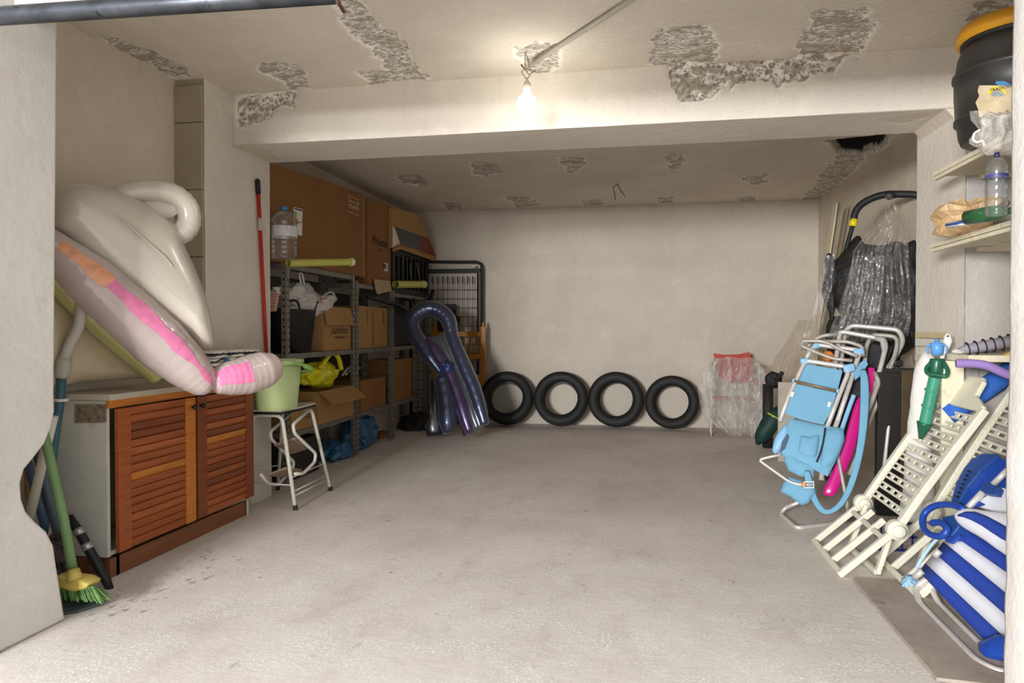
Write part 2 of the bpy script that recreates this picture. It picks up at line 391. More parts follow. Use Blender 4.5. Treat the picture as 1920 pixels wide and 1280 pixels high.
# ceiling: one plastered face with broken-out patches -----------------
def cp(pts, z=ZC):                            # photo outline -> ceiling-plane coordinates (u = +X from XB, v = +Y from 2.2)
    out = []
    for x, y in pts:
        q = P(x, y, Z=z); out.append((q.x-XB, q.y-2.2))
    return out
ceil_patches = [cp(p) for p in (
    [(193, 72), (230, 75), (290, 105), (345, 128), (360, 148), (330, 150), (290, 140), (250, 115), (205, 92)],
    [(480, 126), (520, 118), (560, 130), (578, 165), (545, 172), (520, 148), (490, 138)],
    [(600, 0), (668, 0), (700, 30), (740, 70), (790, 130), (803, 155), (765, 160), (735, 132), (700, 100), (655, 60), (640, 48), (640, 20)],
    [(665, 133), (730, 132), (800, 150), (800, 160), (705, 164)],
    [(965, 90), (1000, 76), (1040, 85), (1050, 120), (1030, 140), (985, 140)],
    [(1228, 62), (1260, 48), (1310, 48), (1332, 60), (1345, 85), (1330, 100), (1322, 125), (1228, 134), (1226, 118), (1238, 95)],
    [(1530, 25), (1570, 15), (1625, 22), (1620, 45), (1632, 65), (1600, 110), (1540, 118), (1470, 132), (1300, 138), (1255, 140), (1258, 150), (1400, 152), (1500, 125), (1512, 75)],
    [(1830, 0), (1892, 0), (1892, 30), (1860, 50), (1815, 48)],
    [(745, 326), (790, 330), (812, 346), (785, 350), (755, 345)],
    [(878, 303), (925, 305), (942, 322), (915, 335), (888, 325)],
    [(1045, 295), (1090, 295), (1100, 312), (1072, 327), (1055, 315)],
    [(1248, 290), (1285, 290), (1285, 312), (1262, 318)],
    [(833, 380), (865, 382), (872, 393), (840, 395)],
    [(948, 368), (990, 370), (1012, 387), (965, 390)],
    [(1095, 375), (1138, 374), (1130, 385), (1100, 386)],
    [(1232, 370), (1262, 369), (1265, 381), (1238, 383)],
    [(1390, 333), (1440, 328), (1438, 342), (1410, 348)],
    [(1385, 370), (1415, 370), (1415, 377), (1388, 379)],
    [(1575, 290), (1630, 290), (1600, 325), (1560, 355), (1530, 376), (1502, 374), (1530, 345)],
)]
hole = cp([(1553, 264), (1672, 252), (1650, 280), (1620, 292), (1572, 288)])
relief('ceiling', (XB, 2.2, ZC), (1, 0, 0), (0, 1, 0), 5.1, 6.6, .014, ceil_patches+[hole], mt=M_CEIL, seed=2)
# note: u x v points up; patches must recess upwards, so flip sign by mirroring depth
for ob in [o for o in C.objects if o.name == 'ceiling']:
    me = ob.data; n = len(me.vertices); co = np.empty(n*3, np.float32); me.vertices.foreach_get('co', co); co = co.reshape(-1, 3)
    co[:, 2] = ZC+(ZC-co[:, 2])
    # the opened cavity at the far right corner goes deep, its dark painted on
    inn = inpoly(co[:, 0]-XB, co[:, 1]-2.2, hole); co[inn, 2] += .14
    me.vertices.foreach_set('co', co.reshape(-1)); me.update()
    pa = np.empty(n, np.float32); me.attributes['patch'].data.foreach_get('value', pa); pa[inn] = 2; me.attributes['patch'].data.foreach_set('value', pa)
obj('roof_slab', MB().box(((XB+XR)/2, 5.4, ZC+.3), (5.8, 7.4, .1)), M_RAW, kind='structure')

# walls -------------------------------------------------------------
obj('wall_back', MB().sheet([[V((x, YB+.006*mnoise.noise(V((x*1.3, z*1.3, 4))), z)) for z in np.linspace(0, ZC+.2, 30)] for x in np.linspace(XB-.1, XR+.1, 50)]), M_BACK, kind='structure', smooth=True, origin=(0, 0, 0))
m = MB(); m.box((XW-.1, 3.02, ZC/2+.1), (.2, 1.7, ZC+.2)); m.box((XB-.1, 6.6, ZC/2+.1), (.2, 4.4, ZC+.2)); obj('wall_left', m, M_WALL, kind='structure', origin=(0, 0, 0))
m = MB(); m.box((XR+.1, 5.6, ZC/2+.1), (.2, 6.6, ZC+.2)); obj('wall_right', m, M_WALL, kind='structure', origin=(0, 0, 0))

# beam ---------------------------------------------------------------
XP = 1.60; XQ = -2.58
bx0 = XQ+.001
def bp(pts):
    return [((P(x, y, Y=BY0).x-bx0), (P(x, y, Y=BY0).z-BZ)) for x, y in pts]
beam = thing('ceiling_beam', None, None, (0, 0, 0), kind='structure')
front_p = [bp([(448, 185), (470, 180), (560, 178), (555, 200), (525, 212), (505, 235), (480, 243), (450, 240)]),
           bp([(1255, 120), (1500, 100), (1610, 95), (1560, 130), (1500, 145), (1465, 155), (1458, 172), (1440, 158), (1395, 168), (1375, 186), (1285, 186)])]
W_ = XP-bx0
ob = relief('beam_face', (bx0, BY0, BZ), (1, 0, 0), (0, 0, 1), W_, ZC-BZ+.02, .012, front_p, mt=M_COL, depth=.02, seed=5, parent=beam)
m = MB(); m.box(((bx0+XP)/2, (BY0+.02+BY1)/2, (BZ+ZC)/2+.012), (W_+.02, BY1-BY0-.04, ZC-BZ+.02)); obj('beam_core', m, M_WALL, beam)
def up(pts): return [((P(x, y, Z=BZ).x-bx0), (BY1+.02-P(x, y, Z=BZ).y)) for x, y in pts]
relief('beam_underside', (bx0, BY1+.02, BZ), (1, 0, 0), (0, -1, 0), W_+.05, BY1-BY0+.03, .02,
       [up([(465, 280), (500, 283), (530, 297), (505, 301)]), up([(1700, 215), (1750, 210), (1745, 218), (1690, 232)])], mt=M_COL, seed=8, parent=beam)

# left pillar (bare front face, plastered side) and right pillar -----
lp = thing('pillar', None, None, (0, 0, 0), kind='structure')
obj('pillar_core', MB().box(((XB+XQ)/2-.001, 4.205, ZC/2), (XQ-XB-.002, .748, ZC)), M_RAW, lp)
relief('pillar_side', (XQ, 4.58, 0), (0, -1, 0), (0, 0, 1), .75, ZC, .015, [], mt=M_COL, seed=11, parent=lp)
# blockwork courses of the bare face, joints recessed
yf = 3.83
zz = 0
for k in range(7):
    z1 = min(zz+.40, ZC-.04); obj('block', MB().box(((XW+XQ)/2-.004, yf-.006, (zz+z1)/2), (XQ-XW-.002, .018, z1-zz-.005)).jitter(.003, 6, k), M_RAW, lp, bevel=.003); zz = z1
fl_ = P(448, 180, Y=BY0)
m = MB(); a = (XQ, 3.83); m.add([(XQ, 3.83, ZC), (bx0+.01, BY0+.02, ZC), (bx0+.01, BY0+.02, BZ+.03), (XQ, BY0+.02, BZ-.02), (XQ, 3.83, BZ+.2)], [(0, 1, 2, 4), (4, 2, 3), (0, 4, 3)])
rp = thing('pillar', None, None, (0, 0, 0), kind='structure')
relief('pillar_side', (XP, 3.98, 0), (0, 1, 0), (0, 0, 1), .66, ZC, .015, [], mt=M_COL, seed=12, parent=rp)
M_GREYC = plaster('grey_render', '#b9b2aa', dark=.8, grime=.6)
obj('pillar_core', MB().box(((XP+XR)/2+.003, 4.308, ZC/2), (XR-XP-.001, .66, ZC)), M_GREYC, rp)
# haunch where the beam meets the right pillar
m = MB(); m.prism([(XP+.01, BY0, BZ+.012), (XP-.05, BY0, BZ+.012), (XP+.01, BY0, BZ-.06)], (0, BY1-BY0, 0)); obj('haunch', m, M_WALL, rp)

# door jambs, lintel, door tube -----------------------------------------
XJ = -2.29
def jp(x, y): q = P(x, y, X=XJ); return q
edge = [(103, 735), (104, 770), (98, 800), (85, 832), (62, 862), (47, 880), (40, 905), (42, 935), (50, 958), (68, 978), (88, 995), (102, 1022), (105, 1045)]
poly = [V((XJ, 2.46, ZC))]+[V((XJ, min(2.46, jp(x, y).y), jp(x, y).z)) for x, y in edge]+[V((XJ, 2.46, 0)), V((XJ, 2.15, 0)), V((XJ, 2.15, ZC))]
m = MB(); m.prism(poly, (-.62, 0, 0)); wf = thing('wall_front', None, None, (0, 0, 0), kind='structure')
obj('jamb', m, M_JAMB, wf, bevel=.012)
XK = P(1885, 640, Y=2.46).x
ys = [2.46+.006*mnoise.noise(V((3, z*4, 0))) for z in np.linspace(0, ZC, 40)]
poly = [V((XK+.012*mnoise.noise(V((1, z*3, 0))), 2.46, z)) for z in np.linspace(0, ZC, 60)]
rows = []
for z in np.linspace(0, ZC, 80):
    e = .01*mnoise.noise(V((1, z*2.2, 0)))+.004*mnoise.noise(V((1, z*11, 3)))
    e2 = .006*mnoise.noise(V((7, z*5, 0)))
    rows.append([V((XK+.9, 2.46, z)), V((XK+.03, 2.46, z)), V((XK+e+.006, 2.452, z)), V((XK+e, 2.43, z)), V((XK+e2, 2.38, z)), V((XK+e2, 2.30, z)), V((XK+.02, 2.25, z)), V((XK+.9, 2.25, z))])
obj('jamb', MB().sheet(rows), M_JAMB, wf, smooth=True)
M_LINT = mat('painted_lintel', '#a9a9a8', .6, var=.05)
obj('lintel', MB().box((-.6, 2.30, 2.56), (5.5, .10, .44)), M_LINT, wf)
M_RUST = mat('rusty_steel_edge', '#2b211a', .7, var=.5, vs=20, dirt=('#8a5a24', 18, .58))
for x in (XJ-.006, XK+.012):
    m = MB(); m.box((x, 2.133, 1.06), (.03, .03, 2.12)); obj('door_rail', m, M_RUST, wf, label='rusty steel rail')
m = MB()
a, b_ = P(0, 30, Y=2.09), P(628, -12, Y=2.09)
m.tube([a+V((-.5, 0, -.0)), a, (a+b_)/2, b_], .031, 16)
M_DSTEEL = mat('dark_steel', '#4a4d52', .42, .8, var=.35, vs=12, dirt=('#1d1c1b', 14, .62))
tb = thing('door_tube', 'dark grey steel door tube running across the top left corner below the pale lintel', 'tube', a)
obj('tube', m, M_DSTEEL, tb, smooth=True)
m = MB(); m.tube([P(628, -14, Y=2.2), P(636, 8, Y=2.25), P(645, 22, Y=2.3)], .007, 6); obj('end_rod', m, mat('rod_rust', '#5a3020', .7), tb, smooth=True)

# floor board at the right --------------------------------------------
M_BOARD = mat('old_board', '#a3978a', .8, var=.18, vs=5, bump=.3, bs=40, dirt=('#7a6c5e', 9, .6))
q = [P(1598, 1084, Z=.012), P(1756, 1272, Z=.012), P(1850, 1283, Z=.012), P(1960, 1330, Z=.012), P(1980, 1090, Z=.012), P(1760, 1092, Z=.012)]
m = MB(); m.prism([(p.x, p.y, .003) for p in q], (0, 0, .013)); obj('floor_board', m, M_BOARD, label='large brown fibreboard sheet lying flat on the floor under the striped beach chair', cat='board', bevel=.002)
# ================================================================== BULB
root = thing('hanging_light_bulb', 'lit round white bulb hanging on twisted wires below the bright ceiling patch', 'light bulb', P(988, 190, Y=3.76))
bc = P(988, 190, Y=3.76)
m = MB(); m.lathe([(.006, .058), (.015, .05), (.024, .036), (.047, .016), (.055, -.006), (.050, -.030), (.034, -.050), (.006, -.060)], bc, n=24)
mm = bpy.data.materials.new('bulb_glow'); mm.use_nodes = True; nt = mm.node_tree; nt.nodes.clear()
e = nt.nodes.new('ShaderNodeEmission'); e.inputs[0].default_value = (1.0, .965, .89, 1); e.inputs[1].default_value = BULB_W
o_ = nt.nodes.new('ShaderNodeOutputMaterial'); nt.links.new(e.outputs[0], o_.inputs[0])
obj('globe', m, mm, root, smooth=True)
m = MB(); m.lathe([(.019, .045), (.021, .05), (.021, .085), (.018, .1), (.008, .11), (.004, .125)], bc, n=16)
obj('socket', m, mat('socket_plastic', '#cfc4b4', .5), root, smooth=True)
top = P(995, 120, Z=ZC-.01)
M_WIRE = mat('old_wire', '#7c7061', .6)
for k, (dx, dz, l) in enumerate(((-.008, 0, 0), (.008, 0, 0))):
    pts = [bc+V((dx*.4, 0, .12)), bc+V((dx*3.5, 0, .16)), bc+V((dx*-.5, 0, .175)), bc+V((-dx*1.2, .0, .2)), V((top.x, bc.y, ZC-.01))]
    obj('wire', MB().tube(bez(pts, 5), .0022, 5), M_WIRE, root, smooth=True)
for px, py in ((977, 121), (1004, 132)):
    a = P(993, 141, Y=3.76); b = P(px, py, Y=3.75); obj('connector', MB().tube([a, a.lerp(b, .5), a.lerp(b, .55), b], [.002, .002, .005, .005], 6), mat('brown_connector', '#7a6a3c', .6), root, smooth=True)
obj('wire_loop', MB().tube(bez([P(991, 140, Y=3.76), P(984, 118, Y=3.76), P(988, 109, Y=3.76), P(994, 118, Y=3.76), P(994, 138, Y=3.76)], 5), .0013, 5), M_WIRE, root, smooth=True)
cond = MB(); a = P(1000, 118, Z=ZC-.016); b = P(1195, -8, Z=ZC-.016); b = a+(b-a)*1.6
cond.tube([a, b], .013, 12); obj('conduit_pipe', cond, mat('conduit_grey', '#a59f94', .5, var=.08), label='thin grey conduit pipe running diagonally across the ceiling to the bulb', cat='pipe', smooth=True)
m = MB()
m.tube(bez([P(1158, 345, Z=ZC), P(1150, 352, Y=7.2), P(1153, 365, Y=7.2), P(1153, 375, Y=7.2)], 4), .004, 5)
m.tube(bez([P(1158, 345, Z=ZC), P(1163, 356, Y=7.2), P(1172, 368, Y=7.2)], 4), .004, 5)
obj('loose_wire', m, mat('dark_wire', '#3b342c', .6), label='loose forked dark wire hanging from the far ceiling', cat='wire', smooth=True)
# ================================================================== LEFT SIDE
def wood(name, h, var=.25): return mat(name, h, .38, var=var, vs=6, stretch=(4, .6, 9), bump=.25, bs=30)
M_W1, M_W2, M_W3 = wood('red_brown_wood', '#9c4f20'), wood('orange_wood', '#c47628'), wood('dark_red_wood', '#7e3c18')
M_W4 = wood('rust_wood', '#a85a28')
M_WHITE = mat('white_melamine', '#c6c2b4', .5, var=.06, dirt=('#a79f8f', 8, .62))
# --- louvred cabinet
XF = -2.45; cy0, cy1 = 2.90, 4.08; cz0, cz1 = .10, .835
cab = thing('louvred_cabinet', 'low cabinet with two reddish wooden louvred doors and pale side standing against the left wall', 'cabinet', (-2.6, 3.5, 0))
m = MB(); m.box(((XW+.01+XF-.02)/2, cy0+.01, (cz0+cz1)/2), (XF-.02-XW-.01, .02, cz1-cz0)); obj('side_panel', m, M_WHITE, cab)
m = MB(); m.box((-2.48, cy1-.01, (cz0+cz1)/2), (.08, .02, cz1-cz0)); obj('side_panel', m, M_WHITE, cab)
m = MB(); m.box((-2.62, 3.37, cz0+.01), (.28, .9, .02)); m.box((-2.52, 3.94, cz0+.01), (.09, .26, .02)); m.box((-2.57, 3.94, .46), (.01, .26, .72)); m.box((-2.76, 3.37, .46), (.01, .9, .72)); obj('carcass', m, M_WHITE, cab)
m = MB(); m.box((-2.475, (cy0+cy1)/2, .045), (.02, cy1-cy0-.02, .09)); m.box((-2.60, cy0+.06, .045), (.27, .02, .09)); obj('plinth', m, wood('plinth_wood', '#7d4a28'), cab)
m = MB(); m.box((XF-.012, (cy0+cy1)/2, .82), (.022, cy1-cy0, .04)); obj('top_rail', m, M_W2, cab, bevel=.002)
m = MB(); m.box(((XW+XF+.02)/2+.002, 3.355, .853), (XF+.02-XW-.004, .95, .028)); m.box(((-2.572+XF+.02)/2, 3.965, .853), (XF+.02+2.572, .27, .028))
obj('worktop', m, mat('worktop', '#b9ad99', .45, var=.1, dirt=('#8f836f', 5, .6)), cab, bevel=.002)
m = MB(); m.box((-2.55, cy0-.002, .775), (.17, .003, .085)); obj('worn_edge_strip', m.jitter(.006, 30, 2), mat('worn_chipboard', '#7b6c58', .9, var=.5, vs=40), cab)
yx = lambda px: P(px, 600, X=XF+.01).y
rnd = random.Random(4)
for a, b_, s0, s1, kn in ((217, 363, 241, 345, 356), (367, 472, 384, 458, 372)):
    ya, yb, y0, y1 = yx(a), yx(b_), yx(s0), yx(s1); z0, z1 = .115, .795
    M_ = MB(); M_.box((XF, (ya+yb)/2, (z0+z1)/2), (.012, yb-ya-.02, z1-z0-.01)); d = obj('door', M_, M_W3, cab)
    obj('stile', MB().box((XF+.008, (ya+y0)/2, (z0+z1)/2), (.022, y0-ya, z1-z0)), M_W3 if a > 300 else M_W1, d, bevel=.002)
    obj('stile', MB().box((XF+.008, (yb+y1)/2, (z0+z1)/2), (.022, yb-y1, z1-z0)), M_W2 if a < 300 else M_W3, d, bevel=.002)
    N = 17; pz = (z1-z0)/N
    for k in range(N):
        c = (XF+.010, (y0+y1)/2, z0+pz*(k+.5)); mt = rnd.choice([M_W1, M_W1, M_W1, M_W1, M_W4, M_W4, M_W3])
        if (a < 300 and k == 8) or (a > 300 and k == 10): mt = M_W2
        obj('slat', MB().box(c, (.006, y1-y0+.004, pz*1.02), Matrix.Rotation(R(14), 3, 'Y')), mt, d)
    kp = V((XF+.026, yx(kn), .745)); m = MB(); m.lathe([(.006, 0), (.006, .012), (.014, .016), (.016, .024), (.010, .03)], kp-V((.008, 0, 0)), Matrix.Rotation(R(90), 3, 'Y'), 16)
    obj('knob', m, mat('dark_knob', '#2a1c14', .35), d, smooth=True)
m = MB(); m.tube([(-2.455, 4.065, 0), (-2.455, 4.065, .1)], .008, 8); obj('foot', m, M_WHITE, cab)

# --- pearly inflatable lounge
IP, IN = V((-2.36, 3.12, 1.3)), V((.75, -.66, 0)).normalized()
def I(px, py, off=0): return PP(px, py, IP+IN*off, IN)
def pearl(name, col, tint, alpha=.9, r=.22):
    m, nt, b = nmat(name); b.inputs['Roughness'].default_value = r; b.inputs['Metallic'].default_value = .05
    f = ramp(nt, noise(nt, 3, 3), .3, .7); out = mixc(nt, f, lin(col), lin(tint)); nt.links.new(out, b.inputs['Base Color'])
    b.inputs['Sheen Weight'].default_value = .2; b.inputs['Coat Weight'].default_value = .6; b.inputs['Coat Roughness'].default_value = .18
    bumpn(nt, b, noise(nt, 18, 4, .6), .12, .01)
    tr = nt.nodes.new('ShaderNodeBsdfTransparent'); tr.inputs[0].default_value = (*lin(tint), 1); ms = nt.nodes.new('ShaderNodeMixShader'); ms.inputs[0].default_value = alpha
    nt.links.new(tr.outputs[0], ms.inputs[1]); nt.links.new(b.outputs[0], ms.inputs[2]); nt.links.new(ms.outputs[0], nt.nodes['Material Output'].inputs[0]); return m
M_PEARL = pearl('pearl_vinyl', '#bfb5a5', '#cbc1b2', .97); M_CLEARV = pearl('clear_pink_vinyl', '#cdb9b2', '#e0cec8', .66, .12)
inf = thing('inflatable_lounge', 'large pearly white inflatable pool lounge with pink stripe resting on the louvred cabinet', 'inflatable', (-2.36, 3.2, .87))
out = [(92, 385), (106, 358), (135, 346), (165, 346), (200, 353), (240, 365), (290, 392), (330, 430), (350, 470), (372, 520), (386, 565), (398, 620), (398, 652), (375, 657), (345, 630), (300, 600), (255, 570), (200, 525), (150, 480), (118, 450), (94, 430)]
m = MB(); m.pillow(bez([I(x, y) for x, y in out], 8, True), .15, IN, 12, (I(150, 405), I(352, 592)), wr=.0035, wf=46)
obj('backrest', m, M_PEARL, inf, smooth=2)
# raised seam along the back chamber
m = MB(); m.tube(bez([I(x, y, o) for x, y, o in ((130, 349, .02), (170, 372, .1), (225, 410, .145), (275, 452, .15), (318, 492, .14), (345, 540, .1), (372, 590, .07))], 8), .0035, 6); obj('seam', m, M_PEARL, inf, smooth=True)
ring = bez([I(x, y, -.03) for x, y in ((222, 374), (250, 361), (290, 358), (330, 368), (353, 392), (352, 424), (325, 440), (280, 415), (245, 395))], 7, True)
m = MB(); n = len(ring); m.tube(ring, [.056+.002*math.sin(i*2.7) for i in range(n)], 16, closed=True); obj('ring_handle', m, M_PEARL, inf, smooth=True)
m = MB(); m.pillow(bez([I(x, y, -.03) for x, y in ((240, 388), (262, 370), (300, 364), (332, 376), (340, 395), (310, 410), (270, 405))], 4, True), .012, IN, 4); obj('ring_web', m, M_PEARL, inf, smooth=True)
m = MB(); a = I(238, 357, -.02); m.lathe([(.011, 0), (.009, .014), (.016, .018), (.016, .024)], a+V((0, 0, .008)), n=12); obj('valve', m, mat('valve_lilac', '#c9c0d2', .4), inf, smooth=True)
def wavy(pts, rad, n=7, amp=.02, f=1.9):
    p = bez(pts, n); L = len(p); rr = [np.interp(i/(L-1)*(len(rad)-1), range(len(rad)), rad)*(1+amp*math.sin(i*f)) for i in range(L)]; return p, [float(x) for x in rr]
tp = [(70, 440), (110, 472), (165, 520), (230, 577), (300, 642), (355, 692), (385, 720), (397, 728)]
pts, rr = wavy([I(x, y, .10) for x, y in tp], [.06, .08, .115, .125, .13, .105, .07, .02], 18, .006, 1.1)
ptsA, rrA = pts, rr; m = MB(); m.tube(pts, rr, 20); obj('seat_tube', m, M_CLEARV, inf, smooth=True)
tp2 = [(392, 722), (402, 717), (425, 710), (460, 704), (495, 693), (515, 684), (524, 680)]
pts, rr = wavy([I(x, y, .10-.0008*(x-392)) for x, y in tp2], [.02, .06, .085, .1, .098, .07, .02], 18, .006, 1.1)
ptsB, rrB = pts, rr; m = MB(); m.tube(pts, rr, 20); obj('foot_tube', m, M_CLEARV, inf, smooth=True)
M_PINK = mat('pink_print', '#d9799f', .3, var=.15, vs=20); M_ORG = mat('orange_print', '#dd9a74', .3, var=.2, vs=20)
VIEW = V((-IP.x, -IP.y, 0)).normalized()
def stripe(name, pts, rr, f0, f1, cd_, tilt, mt, lab):
    # the printed band on the skin of the tube: the faces whose normal lies near cd_
    m0 = MB(); m0.tube(pts, [r*1.012+.0006 for r in rr], 160, cap=False); N = len(pts); keep = []
    for i in range(int(f0*N), min(N-1, int(f1*N))):
        for k in range(160):
            f = m0.f[i*160+k]; c = sum((V(m0.v[q]) for q in f), V())/4; nn = (c-(pts[i]+pts[i+1])/2); ax = (pts[i+1]-pts[i]).normalized(); nn = (nn-ax*nn.dot(ax)).normalized()
            d = (V(cd_)-ax*V(cd_).dot(ax)).normalized()
            if nn.dot(d) > tilt+.012*math.sin(i*.3): keep.append(f)
    m0.f = keep; obj(name, m0, mt, inf, label=lab, smooth=True)
up1 = VIEW+V((.1, .1, .42))
stripe('printed_stripe', ptsA, rrA, .12, .34, up1, .955, M_ORG, 'orange printed stripe')
stripe('printed_stripe', ptsA, rrA, .34, .62, up1, .968, M_PINK, 'pink printed stripe')
stripe('printed_stripe', ptsA, rrA, .62, .93, up1, .985, M_PINK, 'pink printed stripe')
stripe('printed_stripe', ptsB, rrB, .14, .48, VIEW+V((0, 0, .25)), .82, M_PINK, 'pink printed patch')

# --- olive inflatable mat behind
ol = thing('inflatable_mat', 'olive green inflatable mat standing behind the pearly lounge on the cabinet worktop', 'inflatable', (-2.6, 3.1, .87))
P0, N0 = V((-2.62, 3.1, 1.1)), V((.93, -.36, 0)).normalized()
J = lambda x, y, o=0: PP(x, y, P0+N0*o, N0)
m = MB(); m.pillow(bez([J(x, y) for x, y in ((62, 505), (103, 524), (150, 575), (205, 625), (262, 672), (292, 703), (240, 711), (150, 716), (62, 720))], 5, True), .05, N0, 6, (J(95, 600), J(200, 690))); obj('mat_body', m, pearl('beige_vinyl', '#bba988', '#c9b894', .97, .4), ol, smooth=True)
m = MB(); m.tube(bez([J(x, y, .10) for x, y in ((62, 494), (103, 523), (150, 572), (205, 624), (255, 667), (296, 704))], 7), .055, 12); obj('side_tube', m, pearl('olive_vinyl', '#b0ab62', '#c4bf7c', .9, .25), ol, smooth=True)

# --- patterned folded cloths in an orange box at the far end of the worktop
def stripes_mat(name, a, b_, sc, dist=0, axis=(0, 0, 1), lo=.45, hi=.55):
    m, nt, b = nmat(name); wv = nt.nodes.new('ShaderNodeTexWave'); wv.inputs['Scale'].default_value = sc; wv.inputs['Distortion'].default_value = dist; wv.inputs['Detail'].default_value = 1
    wv.bands_direction = 'X' if axis[0] else ('Y' if axis[1] else 'Z')
    tc = nt.nodes.new('ShaderNodeTexCoord'); nt.links.new(tc.outputs['Object'], wv.inputs[0])
    nt.links.new(mixc(nt, ramp(nt, wv.outputs['Fac'], lo, hi), lin(a), lin(b_)), b.inputs['Base Color']); b.inputs['Roughness'].default_value = .8; return m
M_PAT = stripes_mat('grey_striped_cloth', '#4c4a4c', '#e8e2d8', 9, 5, lo=.2, hi=.36)
tray = thing('orange_box', 'orange box on the worktop under the folded striped cloths behind the lounge foot', 'box', (-2.5, 3.85, .868))
obj('box_body', MB().box((-2.50, 3.885, .906), (.135, .36, .074)), mat('orange_plastic', '#c98a4c', .5), tray, bevel=.004); obj('box_lid', MB().box((-2.50, 3.885, .946), (.142, .37, .008)), MATS['orange_plastic'], tray, bevel=.002)
for k, (x, y, z, ry) in enumerate(((-2.50, 3.77, .952, 4), (-2.50, 3.945, .952, -5), (-2.50, 4.12, .952, 3))):
    m = MB()
    for q in range(4): m.box((x, y, z+.014+q*.023), (.135-q*.006, .16-q*.004, .020), Matrix.Rotation(R(q*2-3), 3, 'Z'))
    obj('folded_cloth', m.jitter(.006, 14, k), M_PAT, label=['white and grey striped folded cloth nearest the lounge on the orange box', 'white and grey striped folded cloth in the middle of the orange box', 'white and grey striped folded cloth at the far end of the orange box'][k], cat='cloth', group='folded cloths on the box', bevel=.006, smooth=True)
obj('blue_badge', MB().lathe([(.004, 0), (.022, 0), (.022, .003), (.004, .004)], (-2.428, 3.80, .985), Matrix.Rotation(R(90), 3, 'Y'), 16), mat('badge_blue', '#3a6d9c', .6), tray)

# --- poles, brooms behind the jamb
def pole(name, label, cat, segs, group=None, n=12):
    t = None
    for (nm, pts, r, mt) in segs:
        if t is None: t = thing(name, label, cat, min((V(p) for p in pts), key=lambda p: p.z), group)
        obj(nm, MB().tube(pts, r, n), mt, t, smooth=True)
    return t
Y1_ = 2.85
q = lambda x, y, Y=Y1_: P(x, y, Y=Y)
M_TEAL = mat('teal_tube', '#3c6470', .45, var=.2, dirt=('#7f8a88', 10, .62)); M_GREYPL = mat('grey_plastic', '#b9b2a6', .5, var=.12, dirt=('#8a8278', 12, .6))
t = pole('pool_pole', 'teal pole with a curved pale grey plastic end standing between jamb and cabinet', 'pole',
     [('shaft', [q(70, 1095), q(100, 840), q(113, 745), q(117, 700)], [.02, .02, .02, .02], M_TEAL),
      ('collar', [q(116, 708), q(117, 702), q(120, 680), q(122, 668)], [.026, .034, .034, .026], M_GREYPL),
      ('curved_end', bez([q(122, 670), q(131, 645), q(147, 612), q(152, 575), q(140, 545), q(132, 525)], 6), [.024]*31, M_GREYPL)])
obj('ring', MB().tube([q(115, 752), q(115, 747)], .031, 14), mat('white_ring', '#ddd8cc', .5), t)
M_GREENH = mat('green_handle', '#74945f', .45, var=.15, vs=6, dirt=('#a99f86', 14, .64))
br = thing('green_broom', 'green handled broom with yellow head and green bristles resting in the left corner', 'broom', q(150, 1110, 2.60))
obj('handle', MB().tube([q(60, 720, 2.62), q(88, 835, 2.6), q(120, 975, 2.58), q(139, 1085, 2.57)], .0195, 12), M_GREENH, br, smooth=True)
hd = [q(106, 1078, 2.56), q(125, 1074, 2.56), q(141, 1080, 2.57), q(160, 1082, 2.57), q(177, 1090, 2.57), q(172, 1098, 2.57), q(150, 1105, 2.57), q(125, 1098, 2.56), q(104, 1090, 2.56)]
obj('head', MB().prism([p+V((0, -.035, 0)) for p in hd], (0, .08, 0)), mat('yellow_plastic', '#c9b25a', .5, var=.12), br, bevel=.008, smooth=True)
obj('socket', MB().tube([q(137, 1068, 2.56), q(141, 1088, 2.55)], [.024, .03], 12), MATS['yellow_plastic'], br, smooth=True)
m = MB(); rnd = random.Random(2)
for k in range(420):
    u, v_ = rnd.random(), rnd.random(); a = q(118+58*u, 1098+3*math.sin(u*3), 2.54+.08*v_); b = a+V((.02+.045*u+rnd.uniform(-.01, .01), rnd.uniform(-.03, .02), -.085+rnd.uniform(-.01, .02)))
    b.z = max(b.z, .05); m.tube([a, a.lerp(b, .5)+V((-.004, 0, .004)), b], [.0026, .0024, .0016], 3, cap=False)
obj('bristles', m, mat('green_bristle', '#5d8142', .6, var=.3, vs=40), br, kind='stuff')
t = pole('white_pole', 'white pole seen through the broken notch in the left jamb', 'pole', [('shaft', [q(52, 985, 2.66), q(82, 855, 2.66), q(100, 780, 2.66)], .02, mat('white_paint_metal', '#cfc8bb', .5, var=.1))])
t = pole('blue_pole', 'dull blue pole leaning behind the white pole in the left corner', 'pole', [('shaft', [q(85, 990, 2.71), q(62, 905, 2.71), q(45, 840, 2.71)], .018, mat('dull_blue', '#3d5068', .5))])
t = pole('grey_blue_pole', 'thick grey blue pole leaning right beside the white pole behind the jamb', 'pole', [('shaft', [q(112, 1010, 2.76), q(84, 900, 2.76), q(66, 830, 2.76)], .022, mat('grey_blue', '#4e5d66', .5))])
t = pole('wooden_stick', 'short tan wooden stick between the blue and white poles', 'stick', [('shaft', [q(60, 960, 2.76), q(52, 900, 2.76), q(44, 850, 2.76)], .012, wood('tan_wood', '#b08b58'))])
M_BLK = mat('black_rubber', '#1d1c1d', .55, var=.2)
t = pole('fishing_rod', 'black gripped rod with two silver rings leaning against the cabinet side', 'rod',
     [('grip', [q(207, 1106, 2.80), q(198, 1085, 2.8), q(150, 1000, 2.8), q(129, 968, 2.8)], [.016, .022, .021, .018], M_BLK), ('shaft', [q(129, 968, 2.8), q(77, 865, 2.8)], .006, mat('brown_shaft', '#77685c', .5))])
